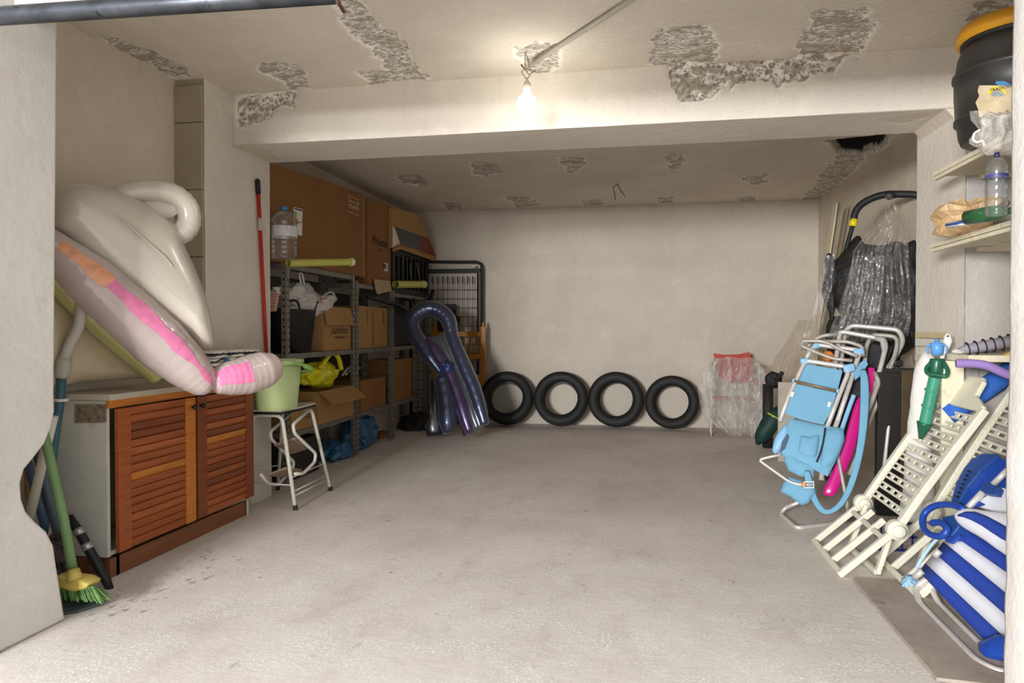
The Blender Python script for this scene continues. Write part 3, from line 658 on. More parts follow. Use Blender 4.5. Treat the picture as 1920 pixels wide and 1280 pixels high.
for x, y in ((148, 998), (163, 1026)): obj('ring', MB().tube([q(x-3, y-7, 2.797), q(x+3, y+4, 2.797)], .0235, 12), mat('silver', '#b8b6b2', .35, .7), t, smooth=True)
m = MB(); dp = [P(60, 1105, Z=.045), P(140, 1108, Z=.03), P(205, 1128, Z=.012), P(150, 1146, Z=.006), P(60, 1160, Z=.006)]
m.prism(dp, (0, 0, .005)); m.prism([P(60, 1110, Z=.03), P(140, 1116, Z=.02), P(136, 1122, Z=.018), P(60, 1116, Z=.025)], (0, 0, .015))
obj('dustpan', m, mat('dark_dustpan', '#4a5350', .5, var=.1), label='dark grey green dustpan lying flat under the broom bristles', cat='dustpan', bevel=.002)
m = MB(); m.blob(q(106, 1045, 2.68), (.10, .10, .20), 5, .3, 3); obj('rag_bag', m, mat('multi_rag', '#3b2f33', .6, var=.9, vs=25, dirt=('#7d9a70', 16, .6)), label='small dark bag of coloured rags behind the broom handle', cat='bag', smooth=True)

# --- stool and bucket
M_IVORY = mat('ivory_enamel', '#e2ddcf', .4, var=.06, dirt=('#b5a98f', 20, .68))
st = thing('step_stool', 'white tubular step stool with folded wooden steps standing beside the cabinet', 'stool', (-2.4, 4.5, 0))
A, B_, Cc, D_ = V((-2.222, 4.24, .011)), V((-2.236, 4.79, .011)), V((-2.56, 4.27, .011)), V((-2.62, 4.74, .011))
At, Bt, Ct, Dt = V((-2.345, 4.30, .59)), V((-2.35, 4.73, .59)), V((-2.555, 4.30, .59)), V((-2.555, 4.70, .59))
up_ = V((0, 0, .012))
obj('leg_frame', MB().tube(fillet([A, At+up_, Ct+up_, Cc], .05), .0125, 10), M_IVORY, st, smooth=True)
obj('leg_frame', MB().tube(fillet([B_, Bt+up_, Dt+up_, D_], .05), .0125, 10), M_IVORY, st, smooth=True)
for p in (A, B_, D_): obj('rubber_foot', MB().tube([V((p.x, p.y, .001)), p+V((0, 0, .02))], .0155, 10), M_BLK, st)
T = lambda x, y, X: P(x, y, X=X)
z1 = fillet([T(580, 768, -2.30), T(549, 796, -2.28), T(552, 812, -2.27), T(592, 850, -2.25), T(590, 866, -2.25), T(568, 888, -2.24), T(553, 888, -2.24)], .04)
z2 = fillet([T(544, 776, -2.44), T(507, 809, -2.44), T(508, 822, -2.44), T(551, 866, -2.42), T(549, 878, -2.42), T(521, 909, -2.42), T(501, 905, -2.42), T(488, 888, -2.42)], .04)
obj('folding_frame', MB().tube(z1, .011, 10), M_IVORY, st, smooth=True); obj('folding_frame', MB().tube(z2, .011, 10), M_IVORY, st, smooth=True)
M_TREAD = wood('worn_tread', '#9c8272')
obj('step', MB().prism([T(514, 832, -2.43), T(514, 832, -2.43)+V((.15, 0, .05)), T(546, 848, -2.43)+V((.15, 0, .05)), T(546, 848, -2.43)], (0, 0, -.014)), M_TREAD, st, bevel=.002)
obj('step', MB().prism([T(501, 888, -2.41), T(501, 888, -2.41)+V((.13, 0, .05)), T(533, 892, -2.41)+V((.13, 0, .05)), T(533, 892, -2.41)], (0, 0, -.014)), M_TREAD, st, bevel=.002)
for a, b in ((A.lerp(At, .33), B_.lerp(Bt, .33)), (A.lerp(At, .18), B_.lerp(Bt, .18)), (A.lerp(At, .13), B_.lerp(Bt, .13)), (Cc.lerp(Ct, .25), A.lerp(At, .25)), (Cc.lerp(Ct, .4), D_.lerp(Dt, .3))):
    obj('cross_rod', MB().tube([a, b], .0045, 8), M_IVORY, st, smooth=True)
sp = [(-2.575, 4.26, 0), (-2.335, 4.26, 0), (-2.315, 4.50, 0), (-2.335, 4.77, 0), (-2.565, 4.77, 0)]
obj('seat_trim', MB().prism([V(p)+V((0, 0, .612)) for p in sp], (0, 0, .016)), M_BLK, st, bevel=.003)
obj('seat', MB().prism([V(p)*1+V((0, 0, .628)) for p in sp], (0, 0, .012)), M_IVORY, st, bevel=.004)
M_LIME = mat('pale_green_plastic', '#d0e2a2', .35, var=.03, trans=0, sub=.0)
bkc = V((-2.395, 4.335, .641)); bk = thing('mop_bucket', 'pale green plastic bucket with darker green handle standing on the white step stool', 'bucket', bkc)
def oval(z, rx, ry, n=40): return [bkc+V((rx*math.copysign(abs(math.cos(t))**.7, math.cos(t)), ry*math.copysign(abs(math.sin(t))**.7, math.sin(t)), z)) for t in (2*PI*i/n for i in range(n))]
def loftm(loops, cap0=True, cap1=False):
    n = len(loops[0]); vs = [p for l in loops for p in l]; fs = [(i*n+k, i*n+(k+1) % n, (i+1)*n+(k+1) % n, (i+1)*n+k) for i in range(len(loops)-1) for k in range(n)]
    if cap0: fs.append(tuple(range(n)))
    if cap1: fs.append(tuple(range((len(loops)-1)*n, len(loops)*n)))
    return MB().add(vs, fs)
obj('tub', loftm([oval(0, .092, .15), oval(.008, .1, .158), oval(.325, .122, .20), oval(.325, .118, .196), oval(.02, .095, .15)], True, True), M_LIME, bk, smooth=True)
obj('rim', loftm([oval(.297, .122, .20), oval(.297, .135, .215), oval(.327, .135, .215), oval(.327, .122, .20), oval(.297, .122, .20)], False), M_LIME, bk, smooth=True)
M_GRH = mat('green_plastic', '#9ccf6e', .35, var=.03)
obj('handle', MB().tube(bez([bkc+V(p) for p in ((.14, -.06, .315), (.152, .05, .292), (.157, .16, .262), (.12, .232, .238), (.0, .245, .243), (-.06, .23, .27))], 7), .009, 8), M_GRH, bk, smooth=True)
obj('handle_grip', MB().tube(bez([bkc+V(p) for p in ((.154, .08, .284), (.157, .16, .262), (.13, .218, .241))], 6), .017, 10), M_GRH, bk, smooth=True)

# --- red pole on the pillar
a, b = P(500, 668, X=XQ+.022), P(483, 335, X=XQ+.018)
a0 = V((a.x+.03, a.y+.0, .0)); 
M_RED = mat('red_enamel', '#bd2a20', .35, var=.06)
t = thing('red_pole', 'red broom pole with black tip leaning on the left pillar beside the shelving', 'pole', (a.x, a.y, .642))
dirv = (b-a).normalized(); foot = a-dirv*((a.z-.642)/dirv.z)
obj('shaft', MB().tube([foot, b-dirv*.1], .0125, 12), M_RED, t, smooth=True)
obj('tip', MB().tube([b-dirv*.1, b-dirv*.01, b], [.0165, .0165, .008], 12), M_BLK, t, smooth=True)
l0 = P(487, 408, X=XQ+.025); m = MB(); m.tube([l0, l0-dirv*.085], .0132, 12); obj('label_sticker', m, stripes_mat('label_print', '#8d6470', '#e6e0d8', 30, 2), t, smooth=True)
# ================================================================== BACK LEFT: SHELVING AND BOXES
M_ANG = mat('galvanised_angle', '#857e72', .5, .3, var=.3, vs=30, dirt=('#3d3934', 22, .6))
M_HOLE = mat('hole_dark', '#161412', .9)
M_TRAY = mat('steel_shelf', '#7b766d', .5, .3, var=.25, vs=14, dirt=('#4a4640', 9, .6))
M_KRAFT = mat('brown_cardboard', '#8a5f30', .8, var=.07, vs=3, bump=.12, bs=90, stretch=(1, 1, .15))
M_KRAFT2 = mat('tan_cardboard', '#a9824f', .8, var=.08, vs=3, bump=.12, bs=90, stretch=(1, 1, .15))
M_KIN = mat('cardboard_inside', '#a07c4e', .85, var=.08)
M_INK = mat('black_ink', '#241d18', .8); M_WINK = mat('white_ink', '#d8c6a6', .8)
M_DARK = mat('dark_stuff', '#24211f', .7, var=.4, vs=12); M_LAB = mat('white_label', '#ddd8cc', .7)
SX, SD = -2.63, .32                            # shelf front plane and depth
def post(parent, x, y, z0, z1, sx=-1, sy=1):
    w = .042
    obj('post', MB().box((x, y+sy*w/2, (z0+z1)/2), (.003, w, z1-z0)).box((x+sx*w/2, y, (z0+z1)/2), (w, .003, z1-z0)), M_ANG, parent)
    m = MB(); z = z0+.04
    while z < z1-.03:
        m.box((x+.002, y+sy*w*.5, z), (.0015, .012, .016)); m.box((x+sx*w*.5, y-sy*.002, z), (.012, .0015, .016)); z += .05
    obj('post_holes', m, M_HOLE, parent, kind='stuff')
def shelving(name, label, y0, y1, zs, zt, ys=None):
    t = thing(name, label, 'shelving', (SX-.16, (y0+y1)/2, 0), 'metal shelving units')
    for y, sy in ((y0, 1), (y1, -1)):
        post(t, SX, y, 0, zt, -1, sy); post(t, SX-SD, y, 0, zt, 1, sy)
    for z in zs:
        m = MB(); m.box((SX-SD/2, (y0+y1)/2, z-.002), (SD-.01, y1-y0-.012, .003)); m.box((SX-.006, (y0+y1)/2, z-.022), (.003, y1-y0-.012, .04)); m.box((SX-SD/2, y0+.008, z-.022), (SD-.01, .003, .04)); m.box((SX-SD/2, y1-.008, z-.022), (SD-.01, .003, .04))
        obj('shelf', m, M_TRAY, t, bevel=.001)
    for y, s in ((y0, 1), (y1, -1)):
        for z in zs[1:]: obj('gusset', MB().prism([(SX+.003, y, z-.045), (SX+.003, y+s*.06, z-.045), (SX+.003, y, z-.1)], (.002, 0, 0)), M_ANG, t)
    return t
shelving('metal_shelving', 'grey slotted angle metal shelving nearest the left pillar holding the black tub', 4.90, 6.165, (.385, .985, 1.665), 1.67)
shelving('metal_shelving', 'dark slotted angle metal shelving between the tub shelving and the back wall', 6.21, 7.13, (.385, .985, 1.60), 1.62)
shelving('metal_shelving', 'metal shelving in the far left corner under the black crates', 7.17, 8.36, (.385, .985, 1.56), 1.58)

def carton(name, label, y0, y1, z0, h, x1=SX-.02, dp=.27, mt=None, flaps=(), rot=0, top=True, tape=True, group='cardboard boxes on the shelving', cat='box'):
    # closed or open cardboard box whose front faces +X
    mt = mt or M_KRAFT2; c = V((x1-dp/2, (y0+y1)/2, z0)); t = thing(name, label, cat, c, group); L = y1-y0; s = .004; rm = Matrix.Rotation(R(rot), 3, 'Z')
    def B(nm, ctr, d, rr=None, m_=mt):
        q = (rm @ rr) if rr is not None else rm
        return obj(nm, MB().box(c+rm @ V(ctr), d, q), m_, t)
    B('side', (dp/2-s/2, 0, h/2), (s, L, h)); B('side', (-dp/2+s/2, 0, h/2), (s, L, h)); B('side', (0, -L/2+s/2, h/2), (dp-2*s, s, h)); B('side', (0, L/2-s/2, h/2), (dp-2*s, s, h))
    B('bottom', (0, 0, s/2), (dp-2*s, L-2*s, s))
    if top: B('top_flap', (dp/4+.001, 0, h+s/2), (dp/2-.002, L, s)); B('top_flap', (-dp/4-.001, 0, h+s/2), (dp/2-.002, L, s))
    else: B('inner', (0, 0, h*.3), (dp-.02, L-.02, .01), m_=M_KIN)
    if tape and top: B('tape', (0, 0, h+s+.0008), (.05, L+.002, .001), m_=mat('parcel_tape', '#a98550', .25))
    for (axis, ang, w) in flaps:
        # flap hinged on the top edge: axis 'f' front, 'n' near side, 'b' back
        if axis == 'f': p = V((dp/2, 0, h)); r_ = Matrix.Rotation(R(ang), 3, 'Y'); ctr = p+r_ @ V((w/2, 0, 0)); B('open_flap', ctr, (w, L, s), r_)
        if axis == 'b': p = V((-dp/2, 0, h)); r_ = Matrix.Rotation(R(-ang), 3, 'Y'); ctr = p+r_ @ V((-w/2, 0, 0)); B('open_flap', ctr, (w, L, s), r_)
        if axis == 'n': p = V((0, -L/2, h)); r_ = Matrix.Rotation(R(ang), 3, 'X'); ctr = p+r_ @ V((0, -w/2, 0)); B('open_flap', ctr, (dp, w, s), r_)
    return t
S_ = lambda px, py, o=0: P(px, py, X=SX+o)
yp = lambda px, o=0: P(px, 600, X=SX+o).y
# huge carton on top of the first unit
t = thing('large_carton', 'huge brown carton with small white print filling the top of the first shelving', 'box', (SX-.15, 5.4, 1.67), 'cardboard boxes on the shelving')
face = [S_(498, 491, -.012), S_(681.5, 515, -.012), S_(681.5, 364, -.012), S_(592, 333, -.012), S_(498, 302, -.012)]
face[0].z = face[1].z = 1.668
obj('panel', MB().prism(face, (-.29, 0, 0)), M_KRAFT, t, bevel=.003)
e0 = face[1]; obj('end_edge', MB().box((SX-.16, e0.y+.03, (1.668+face[2].z)/2-.01), (.28, .055, face[2].z-1.69)), M_KRAFT2, t, bevel=.002)
w0 = S_(654, 378); ux = S_(681, 386)-w0; ux.x = 0
text_mesh('printed_name', 'Oynes Jell', .062, M_WINK, t, w0+V((.0, 0, 0))-V((.01, 0, 0)), (0, 1, 0), (0, 0, 1), .002)
text_mesh('printed_line', 'COMFORT', .05, M_WINK, t, S_(655, 389)-V((.01, 0, 0)), (0, 1, 0), (0, 0, 1), .002)
m = MB()
for y in (366, 383, 396): a = S_(655, y-.0); m.box((SX-.0105, a.y+.12, a.z+.0), (.001, .25, .004))
obj('printed_rules', m, M_WINK, t)
# second tall carton with handwriting-like name
t = thing('tall_carton', 'tall dark brown carton with black script name and small barcode beside the huge carton', 'box', (SX-.15, 6.6, 1.605), 'cardboard boxes on the shelving')
ya, yb = yp(693), yp(735); zt = S_(700, 373).z
f2 = [V((SX-.012, ya, 1.605)), V((SX-.012, yb, 1.605)), V((SX-.012, yb, S_(735, 388).z)), V((SX-.012, ya, zt))]
obj('panel', MB().prism(f2, (-.29, 0, 0)), M_KRAFT, t, bevel=.003)
w0 = S_(699, 456)
text_mesh('script_name', 'Piruette', .125, M_INK, t, w0-V((.01, 0, 0)), (0, 1, -.0), (0, 0, 1), .002, shear=.35)
text_mesh('script_line', 'home', .05, M_INK, t, S_(709, 470)-V((.01, 0, 0)), (0, 1, 0), (0, 0, 1), .002, shear=.35)
a = S_(720, 508); b = S_(731, 494); m = MB(); m.box((SX-.010, (a.y+b.y)/2, (a.z+b.z)/2), (.002, .1, .085)); obj('barcode_label', m, M_LAB, t)
m = MB()
for k in range(9): m.box((SX-.0085, a.y+.008+k*.0095, (a.z+b.z)/2+.006), (.001, .003+.002*(k % 3), .05))
obj('barcode', m, M_INK, t)
# oven carton (printed dark window and red panel) propped on the crates
OX = -2.60
t = thing('oven_carton', 'beige carton printed with a dark oven window and red panel tilted on the black crates', 'box', P(770, 470, X=OX-.1), 'cardboard boxes on the shelving')
F = lambda x, y, o=0: P(x, y, X=OX+o)
poly = [F(736, 389), F(783, 400), F(797, 421), F(818, 487), F(750, 461), F(736, 465)]
obj('panel', MB().prism(poly, (-.28, 0, 0)), M_KRAFT2, t, bevel=.003)
def plate(nm, pts, mt, o=.002, th=.002, par=None): return obj(nm, MB().prism([F(x, y, o) for x, y in pts], (th, 0, 0)), mt, par or t)
plate('oven_print', [(741, 425), (787, 441), (787, 470), (753, 459)], mat('dark_print', '#1d2123', .35, var=.3))
plate('red_print', [(788, 441), (803, 446), (817, 481), (788, 471)], mat('red_print', '#7e2f20', .6, var=.1), .002)
plate('white_print', [(736, 424), (740, 428), (749, 456), (736, 463)], M_LAB)
text_mesh('red_lettering', 'JO', .14, mat('pale_red_ink', '#b07060', .7), t, F(793, 466, .004), (0, 1, 0), (0, 0, 1), .002, bold=-.004)
plate('base_edge', [(736, 466), (750, 461), (818, 487), (818, 491), (750, 467), (736, 471)], M_KRAFT2, .002, .01)
# black plastic crates under it
t = thing('black_crate', 'black plastic crate under the oven carton at the far end of the top shelf', 'crate', (-2.78, 7.8, 1.566))
y0, y1 = yp(738), yp(806); z0, z1 = 1.566, P(780, 478, X=SX).z
m = MB(); m.box((SX-.155, y0+.01, (z0+z1)/2), (.28, .015, z1-z0)); m.box((SX-.155, y1-.01, (z0+z1)/2), (.28, .015, z1-z0)); m.box((SX-.155, (y0+y1)/2, z0+.01), (.28, y1-y0, .015)); m.box((SX-.29, (y0+y1)/2, (z0+z1)/2), (.012, y1-y0, z1-z0)); obj('shell', m, M_BLK, t)
m = MB(); m.box((SX-.02, (y0+y1)/2, z1-.02), (.016, y1-y0, .04)); m.box((SX-.02, (y0+y1)/2, z0+.03), (.016, y1-y0, .06)); obj('rim', m, M_BLK, t, bevel=.004)
for k in range(9): obj('slat', MB().box((SX-.022, y0+(k+.5)*(y1-y0)/9, (z0+z1)/2), (.01, .035 if k % 2 else .06, z1-z0-.06)), M_BLK, t)
m = MB(); m.tube([F(769, 494), F(770, 515), F(771, 522)], .004, 5).tube([F(781, 492), F(784, 508), F(787, 522)], .004, 5); obj('white_cord', m, mat('cord_grey', '#8c8880', .6), t)
t = thing('folded_black_frame', 'folded black metal frame hanging below the black crates over the navy lounger', 'frame', P(800, 590, X=SX+.03))
m = MB(); pts = [P(812, 545, X=SX+.05), P(805, 565, X=SX+.05), P(790, 575, X=SX+.05), P(770, 585, X=SX+.05), P(745, 572, X=SX+.05), P(690, 556, X=SX+.02)]
m.tube(bez(pts, 5), .025, 8); m.tube([P(806, 560, X=SX+.05), P(803, 590, X=SX+.05)], .022, 8); m.tube([P(775, 560, X=SX+.05), P(783, 585, X=SX+.05)], .012, 8); obj('bars', m, M_BLK, t, smooth=True)
# lime rolled tubes
M_LIMET = mat('lime_roll', '#c9c765', .5, var=.08)
def roll(name, label, a, b, r, n=26):
    t = thing(name, label, 'roll', a); a, b = V(a), V(b); pts = [a.lerp(b, i/(n*4)) for i in range(n*4+1)]
    obj('tube', MB().tube(pts, [r+(.0015 if i % 4 < 2 else 0) for i in range(len(pts))], 16, cap=False), M_LIMET, t, smooth=True)
    d = (b-a).normalized(); obj('end_ring', MB().tube([b-d*.03, b+d*.004], r+.004, 16, cap=False), mat('pale_ring', '#ddd9b4', .5), t, smooth=True, solid=.003)
    obj('bore', MB().tube([b-d*.12, b-d*.02], r*.86, 16), M_HOLE, t); return t
roll('lime_tube', 'pale lime rolled tube with white ribbed end lying along the first shelf edge', P(540, 493, X=-2.60), P(661, 491, X=-2.36), .028)
roll('lime_tube', 'shorter lime rolled tube lying below the oven carton on the far shelf', P(741, 533, X=-2.60), P(795, 533, X=-2.50), .038)
m = MB(); pf = [P(x, y, X=SX+.012) for x, y in ((701, 523), (731, 527), (734, 545), (718, 549), (708, 552), (704, 545))]; m.prism(pf, (.003, 0, 0))
obj('hanging_paper', m, mat('crumpled_paper', '#b8a681', .85, var=.25, vs=30, bump=.4), label='crumpled beige paper hanging from the shelf edge under the script carton', cat='paper')
# water bottle with tag
def pet(name, col=(.93, .93, .93), lo=.0, hi=.08): return film(name, col, lo, hi, .12, 20, .35)
def bottle(name, label, base, H_, r, capm, labm=None, ribs=7, cat='bottle', lean=None, film_m=None, lz=(.42, .62)):
    t = thing(name, label, cat, base); b = V(base); prof = [(r*.2, .002), (r*.94, .002), (r, .02)]
    for k in range(ribs*4+1):
        z = .02+(H_*.70-.02)*k/(ribs*4); prof.append((r*(1-.035*(.5-.5*math.cos(k*PI/2))), z))
    for k in range(1, 7): a = k/6; prof.append((r*(math.cos(a*PI/2)*.82+.18)+.0, H_*.70+H_*.22*math.sin(a*PI/2)))
    prof += [(r*.18, H_*.95)]
    rot = lean
    obj('shell', MB().lathe(prof, b, rot, 28), film_m or glassy('clear_bottle'), t, smooth=True)
    obj('cap', MB().lathe([(r*.22, H_*.93), (r*.24, H_*.94), (r*.24, H_*.995), (r*.2, H_)], b, rot, 20), capm, t, smooth=True)
    if labm: obj('label_band', MB().lathe([(r*1.012, H_*lz[0]), (r*1.012, H_*lz[1])], b, rot, 28, cap=False), labm, t, smooth=True)
    return t
bb = P(534, 489, X=-2.585); bb.z = 1.668; bb = V((-2.56, yp(533, .07), 1.668))
t = bottle('water_bottle', 'large clear five litre water bottle with blue cap standing before the huge carton', (-2.53, P(534, 600, X=-2.53).y, 1.668), .375, .09, mat('blue_cap', '#3f8fce', .4), film('paper_label', (.85, .85, .85), .5, .8, .4, 8, .1))
m = MB(); a = V(BASE[t])+V((.0, .0, .36)); tg = [P(x, y, X=-2.48) for x, y in ((551, 388), (567, 392.5), (566, 442), (561, 441.5), (551, 429))]
tt = thing('energy_tag', 'white energy label card with green yellow and red arrows tied to the bottle cap', 'tag', tg[3])
obj('card', MB().prism(tg, (.0012, 0, 0)), M_LAB, tt)
for k, (c, w) in enumerate((('#3f6b3c', 5), ('#8db84a', 6), ('#d8c84a', 7), ('#d8913a', 8.5), ('#a9352a', 9.5))):
    y = 397+k*4.6; obj('arrow', MB().prism([P(xx, yy, X=-2.4785) for xx, yy in ((552, y), (552+w-2, y+.6), (552+w, y+2.6), (552+w-2, y+3.8), (552, y+3.2))], (.0008, 0, 0)), mat('arrow_'+str(k), c, .6), tt)
obj('print', MB().prism([P(x, y, X=-2.4785) for x, y in ((552, 389.5), (566, 393.5), (566, 396), (552, 392))], (.0008, 0, 0)).prism([P(x, y, X=-2.4785) for x, y in ((562, 415), (565.5, 416), (565.5, 418), (562, 417))], (.0008, 0, 0)), M_INK, tt)
obj('string', MB().tube([P(551, 390, X=-2.478), P(544, 402, X=-2.52), P(538, 408, X=-2.53)], .0012, 4), M_LAB, tt)
# black rubber tub
cy = (yp(502, -.14)+yp(592, -.14))/2+.03; tc_ = V((SX-.125, 5.22, .99))
t = thing('black_tub', 'black flexible rubber tub with loop handles stuffed with white bags on the middle shelf', 'tub', tc_)
rb = lambda z, r, ry=None: [tc_+V((r*math.cos(a)*.62, (ry or r)*math.sin(a), z)) for a in (2*PI*i/40 for i in range(40))]
obj('wall', loftm([rb(0, .20), rb(.325, .262), rb(.335, .27), rb(.335, .255), rb(.02, .192)], True, True), M_BLK, t, smooth=True)
for s in (1, -1): obj('handle', MB().tube(bez([tc_+V(p) for p in ((.13, s*.12, .33), (.13, s*.17, .395), (.10, s*.235, .39), (.07, s*.235, .33))], 7), .010, 8), M_BLK, t, smooth=True)
M_BAG = mat('white_carrier', '#cfcac4', .35, var=.1, vs=10, bump=.6, bs=18, bd=.02, sub=0)
c0 = tc_+V((.0, 0, .37))
t = thing('white_bag', 'white plastic carrier bags with knotted handles heaped in the black tub', 'bag', tc_+V((0, 0, .27)))
obj('bag_body', crumple(tc_+V((.0, .06, .39)), (.27, .52, .32), 3, .5), M_BAG, t)
obj('bag_body', crumple(tc_+V((.02, .36, .40)), (.22, .44, .2), 9, .6), M_BAG, t)
S2 = lambda x, y: P(x, y, X=SX-.06)
obj('knotted_handle', MB().tube(bez([S2(566, 545), S2(564, 530), S2(561, 514), S2(566, 513), S2(569, 526), S2(571, 542)], 5), .009, 7), M_BAG, t, smooth=True)
obj('knotted_handle', MB().tube(bez([S2(598, 562), S2(612, 550), S2(622, 548), S2(627, 556), S2(620, 562), S2(604, 567)], 5), .011, 7), M_BAG, t, smooth=True)
obj('red_print', MB().tube([S2(588, 556)+V((.06, 0, 0)), S2(591, 568)+V((.06, 0, 0))], .004, 4), M_RED, t)
a = S2(509, 566); m = MB(); m.box(a+V((0, .0, 0)), (.09, .022, .14), Matrix.Rotation(R(-18), 3, 'X')); obj('red_white_book', m, stripes_mat('book_cover', '#b8443c', '#e4dccb', 22, 3), label='slim red and white booklet sticking up in the black tub beside the post', cat='book')
m = MB(); m.prism([S2(512, 538), S2(527, 538), S2(530, 556), S2(524, 552)], (-.01, 0, 0)); obj('white_carton_corner', m, M_LAB, label='white card corner poking out above the black tub behind the post', cat='card')
# boxes on the middle shelf
y0, y1 = yp(608), yp(663)
t = carton('open_carton', 'tan open carton with black script print and folded down flap beside the black tub', 5.56, 6.12, .987, .375, mt=M_KRAFT2, top=False, flaps=(('f', 78, .16),), dp=.24)
text_mesh('script_name', 'Juanlitos', .10, M_INK, t, (SX-.02, 5.70, 1.13), (0, 1, 0), (0, 0, 1), .002, shear=.5)
text_mesh('script_line', 'complementos', .04, M_INK, t, (SX-.02, 5.76, 1.09), (0, 1, 0), (0, 0, 1), .002)
yy0 = 6.30
t = carton('cardboard_box', 'tan closed carton with brown tape strips on the middle shelf behind the post', 6.29, 7.06, .987, .40, mt=M_KRAFT2)
for y in (6.52, 6.66, 6.95): obj('tape_strip', MB().box((SX-.0185, y, 1.29 if y != 6.66 else 1.18), (.001, .035, .14 if y != 6.66 else .36)), mat('brown_tape', '#7c5a34', .4), t)
# lower shelf
t = carton('open_carton', 'brown open carton with big flap folded outward on the lowest shelf of the first unit', 5.40, 6.10, .387, .27, x1=SX+.01, dp=.28, mt=M_KRAFT2, top=False, flaps=(('f', 38, .17),))
t = carton('low_carton', 'low tan carton with faded print half behind the white step stool', 4.98, 5.36, .387, .20, x1=SX-.012, dp=.28, mt=M_KRAFT2, top=False, flaps=(('n', 20, .06),))
text_mesh('faded_print', 'frutas', .07, M_INK, t, (SX+.02, 5.08, .47), (0, 1, 0), (0, 0, 1), .002)
t = carton('cardboard_box', 'reddish brown carton with small white barcode tag on the lowest shelf behind the post', 6.33, 6.98, .387, .29, x1=SX-.01, dp=.29, mt=M_KRAFT)
obj('barcode_tag', MB().box((SX-.15, 6.325, .47), (.045, .002, .045), Matrix.Rotation(R(20), 3, 'Y')), M_LAB, t)
t = carton('cardboard_box', 'brown carton on the lowest shelf in the far left corner', 7.22, 7.85, .387, .45, x1=SX-.02, dp=.28, mt=M_KRAFT)
for (y0, y1, z, h, lb) in ((5.0, 5.55, 1.3, .0, ''),): pass
for k, (y0, y1, z0, h, lb) in enumerate(((4.96, 5.5, .002, .3, 'dark grey crate on the floor under the lowest shelf behind the stool'), (7.25, 8.2, .99, .42, 'dark plastic box on the middle shelf in the far left corner'))):
    t = thing('dark_crate', lb, 'crate', (SX-.17, (y0+y1)/2, z0)); m = MB(); m.box((SX-.17, (y0+y1)/2, z0+h/2), (.27, y1-y0, h)); obj('crate_body', m, M_DARK, t, bevel=.008); obj('crate_rim', MB().box((SX-.17, (y0+y1)/2, z0+h-.02), (.29, y1-y0+.02, .03)), M_DARK, t, bevel=.004)
M_YEL = mat('yellow_bag', '#eadf22', .3, var=.06, dirt=('#b8521e', 9, .7), bump=.3, bs=16, bd=.02)
yb_ = P(612, 688, X=SX-.08); t = thing('yellow_bag', 'yellow carrier bag with red print stuffed above the open carton', 'bag', (SX-.12, yb_.y, .66))
obj('bag_body', crumple((SX-.15, yb_.y-.02, .77), (.22, .55, .22), 12, .4), M_YEL, t)
obj('bag_handle', MB().tube(bez([P(600, 690, X=SX-.05), P(612, 672, X=SX-.05), P(622, 661, X=SX-.05), P(634, 670, X=SX-.05), P(640, 692, X=SX-.05)], 5), .022, 7), M_YEL, t, smooth=True)
m = MB(); m.tube(bez([P(642, 704, X=SX-.05), P(650, 692, X=SX-.05), P(662, 687, X=SX-.03), P(675, 690, X=SX-.03)], 5), .012, 6); m.tube(bez([P(648, 702, X=SX-.06), P(658, 693, X=SX-.06), P(670, 696, X=SX-.06)], 5), .014, 6)
obj('foil_hose', m, mat('silver_foil', '#b5b0a8', .3, .6, var=.4, vs=40, bump=.5), label='crumpled silver hose lying beside the yellow bag', cat='hose', smooth=True)
M_BLUEB = mat('blue_binbag', '#2f6690', .25, var=.35, vs=12, bump=.8, bs=14, bd=.03, coat=.3)
t = thing('blue_bag', 'blue plastic bag lying on the floor behind the shelving post', 'bag', (SX-.05, 6.25, 0))
c = P(690, 815, X=SX-.06); obj('bag_body', crumple((SX-.13, c.y, .15), (.26, .64, .33), 21, .5), M_BLUEB, t)
c = P(648, 835, X=SX+.01); obj('bag_body', crumple((SX-.10, c.y+.05, .08), (.24, .44, .18), 24, .5), M_BLUEB, t)
m = MB(); c = P(715, 820, Z=0); m.prism([c+V((-.1, -.05, 0)), c+V((.04, -.12, 0)), c+V((.12, .05, 0)), c+V((-.05, .15, 0))], (0, 0, .05)); obj('torn_cardboard', m.jitter(.02, 9), M_KRAFT, label='torn scrap of brown cardboard on the floor beside the blue bag', cat='cardboard')
m = MB(); m.blob(P(800, 770, Y=8.0)+V((-.1, 0, -.3)), (.5, .5, .5), 31, .4, 2.5); o_ = obj('dark_bundle', m, M_DARK, label='dark heap of bundled things in the corner behind the navy lounger', cat='bundle', smooth=True)
m = MB(); a = P(758, 798, Z=.024); m.tube(bez([a, a+V((-.03, .03, .0)), a+V((-.05, .10, .0))], 5), .022, 8); obj('white_plug_end', m, mat('cream_end', '#c9c6a8', .5), label='small cream tube end on the floor under the far shelving', cat='tube', smooth=True)

# ================================================================== NAVY LOUNGER
NP, NN = V((-1.62, 7.22, .5)), V((.16, -.94, .30)).normalized()
N_ = lambda x, y, o=0: PP(x, y, NP+NN*o, NN)
M_NAVY = pearl('navy_vinyl', '#454b66', '#525874', 1.0, .3); M_PURP = pearl('purple_vinyl', '#54456c', '#5f5078', 1.0, .3); M_SLATE = pearl('slate_vinyl', '#6a6e76', '#787c84', 1.0, .28)
t = thing('inflatable_lounger', 'navy and purple inflatable pool lounger with pillow ring standing before the far shelving', 'inflatable', P(850, 822, Z=0))
for m_ in (M_NAVY, M_PURP, M_SLATE): m_.node_tree.nodes['Principled BSDF'].inputs['Metallic'].default_value = .62
rg = [(828, 699), (808, 672), (790, 645), (775, 622), (772, 602), (784, 586), (806, 578), (827, 585), (841, 601), (847, 627), (857, 655), (872, 690), (888, 728), (900, 765), (909, 796)]
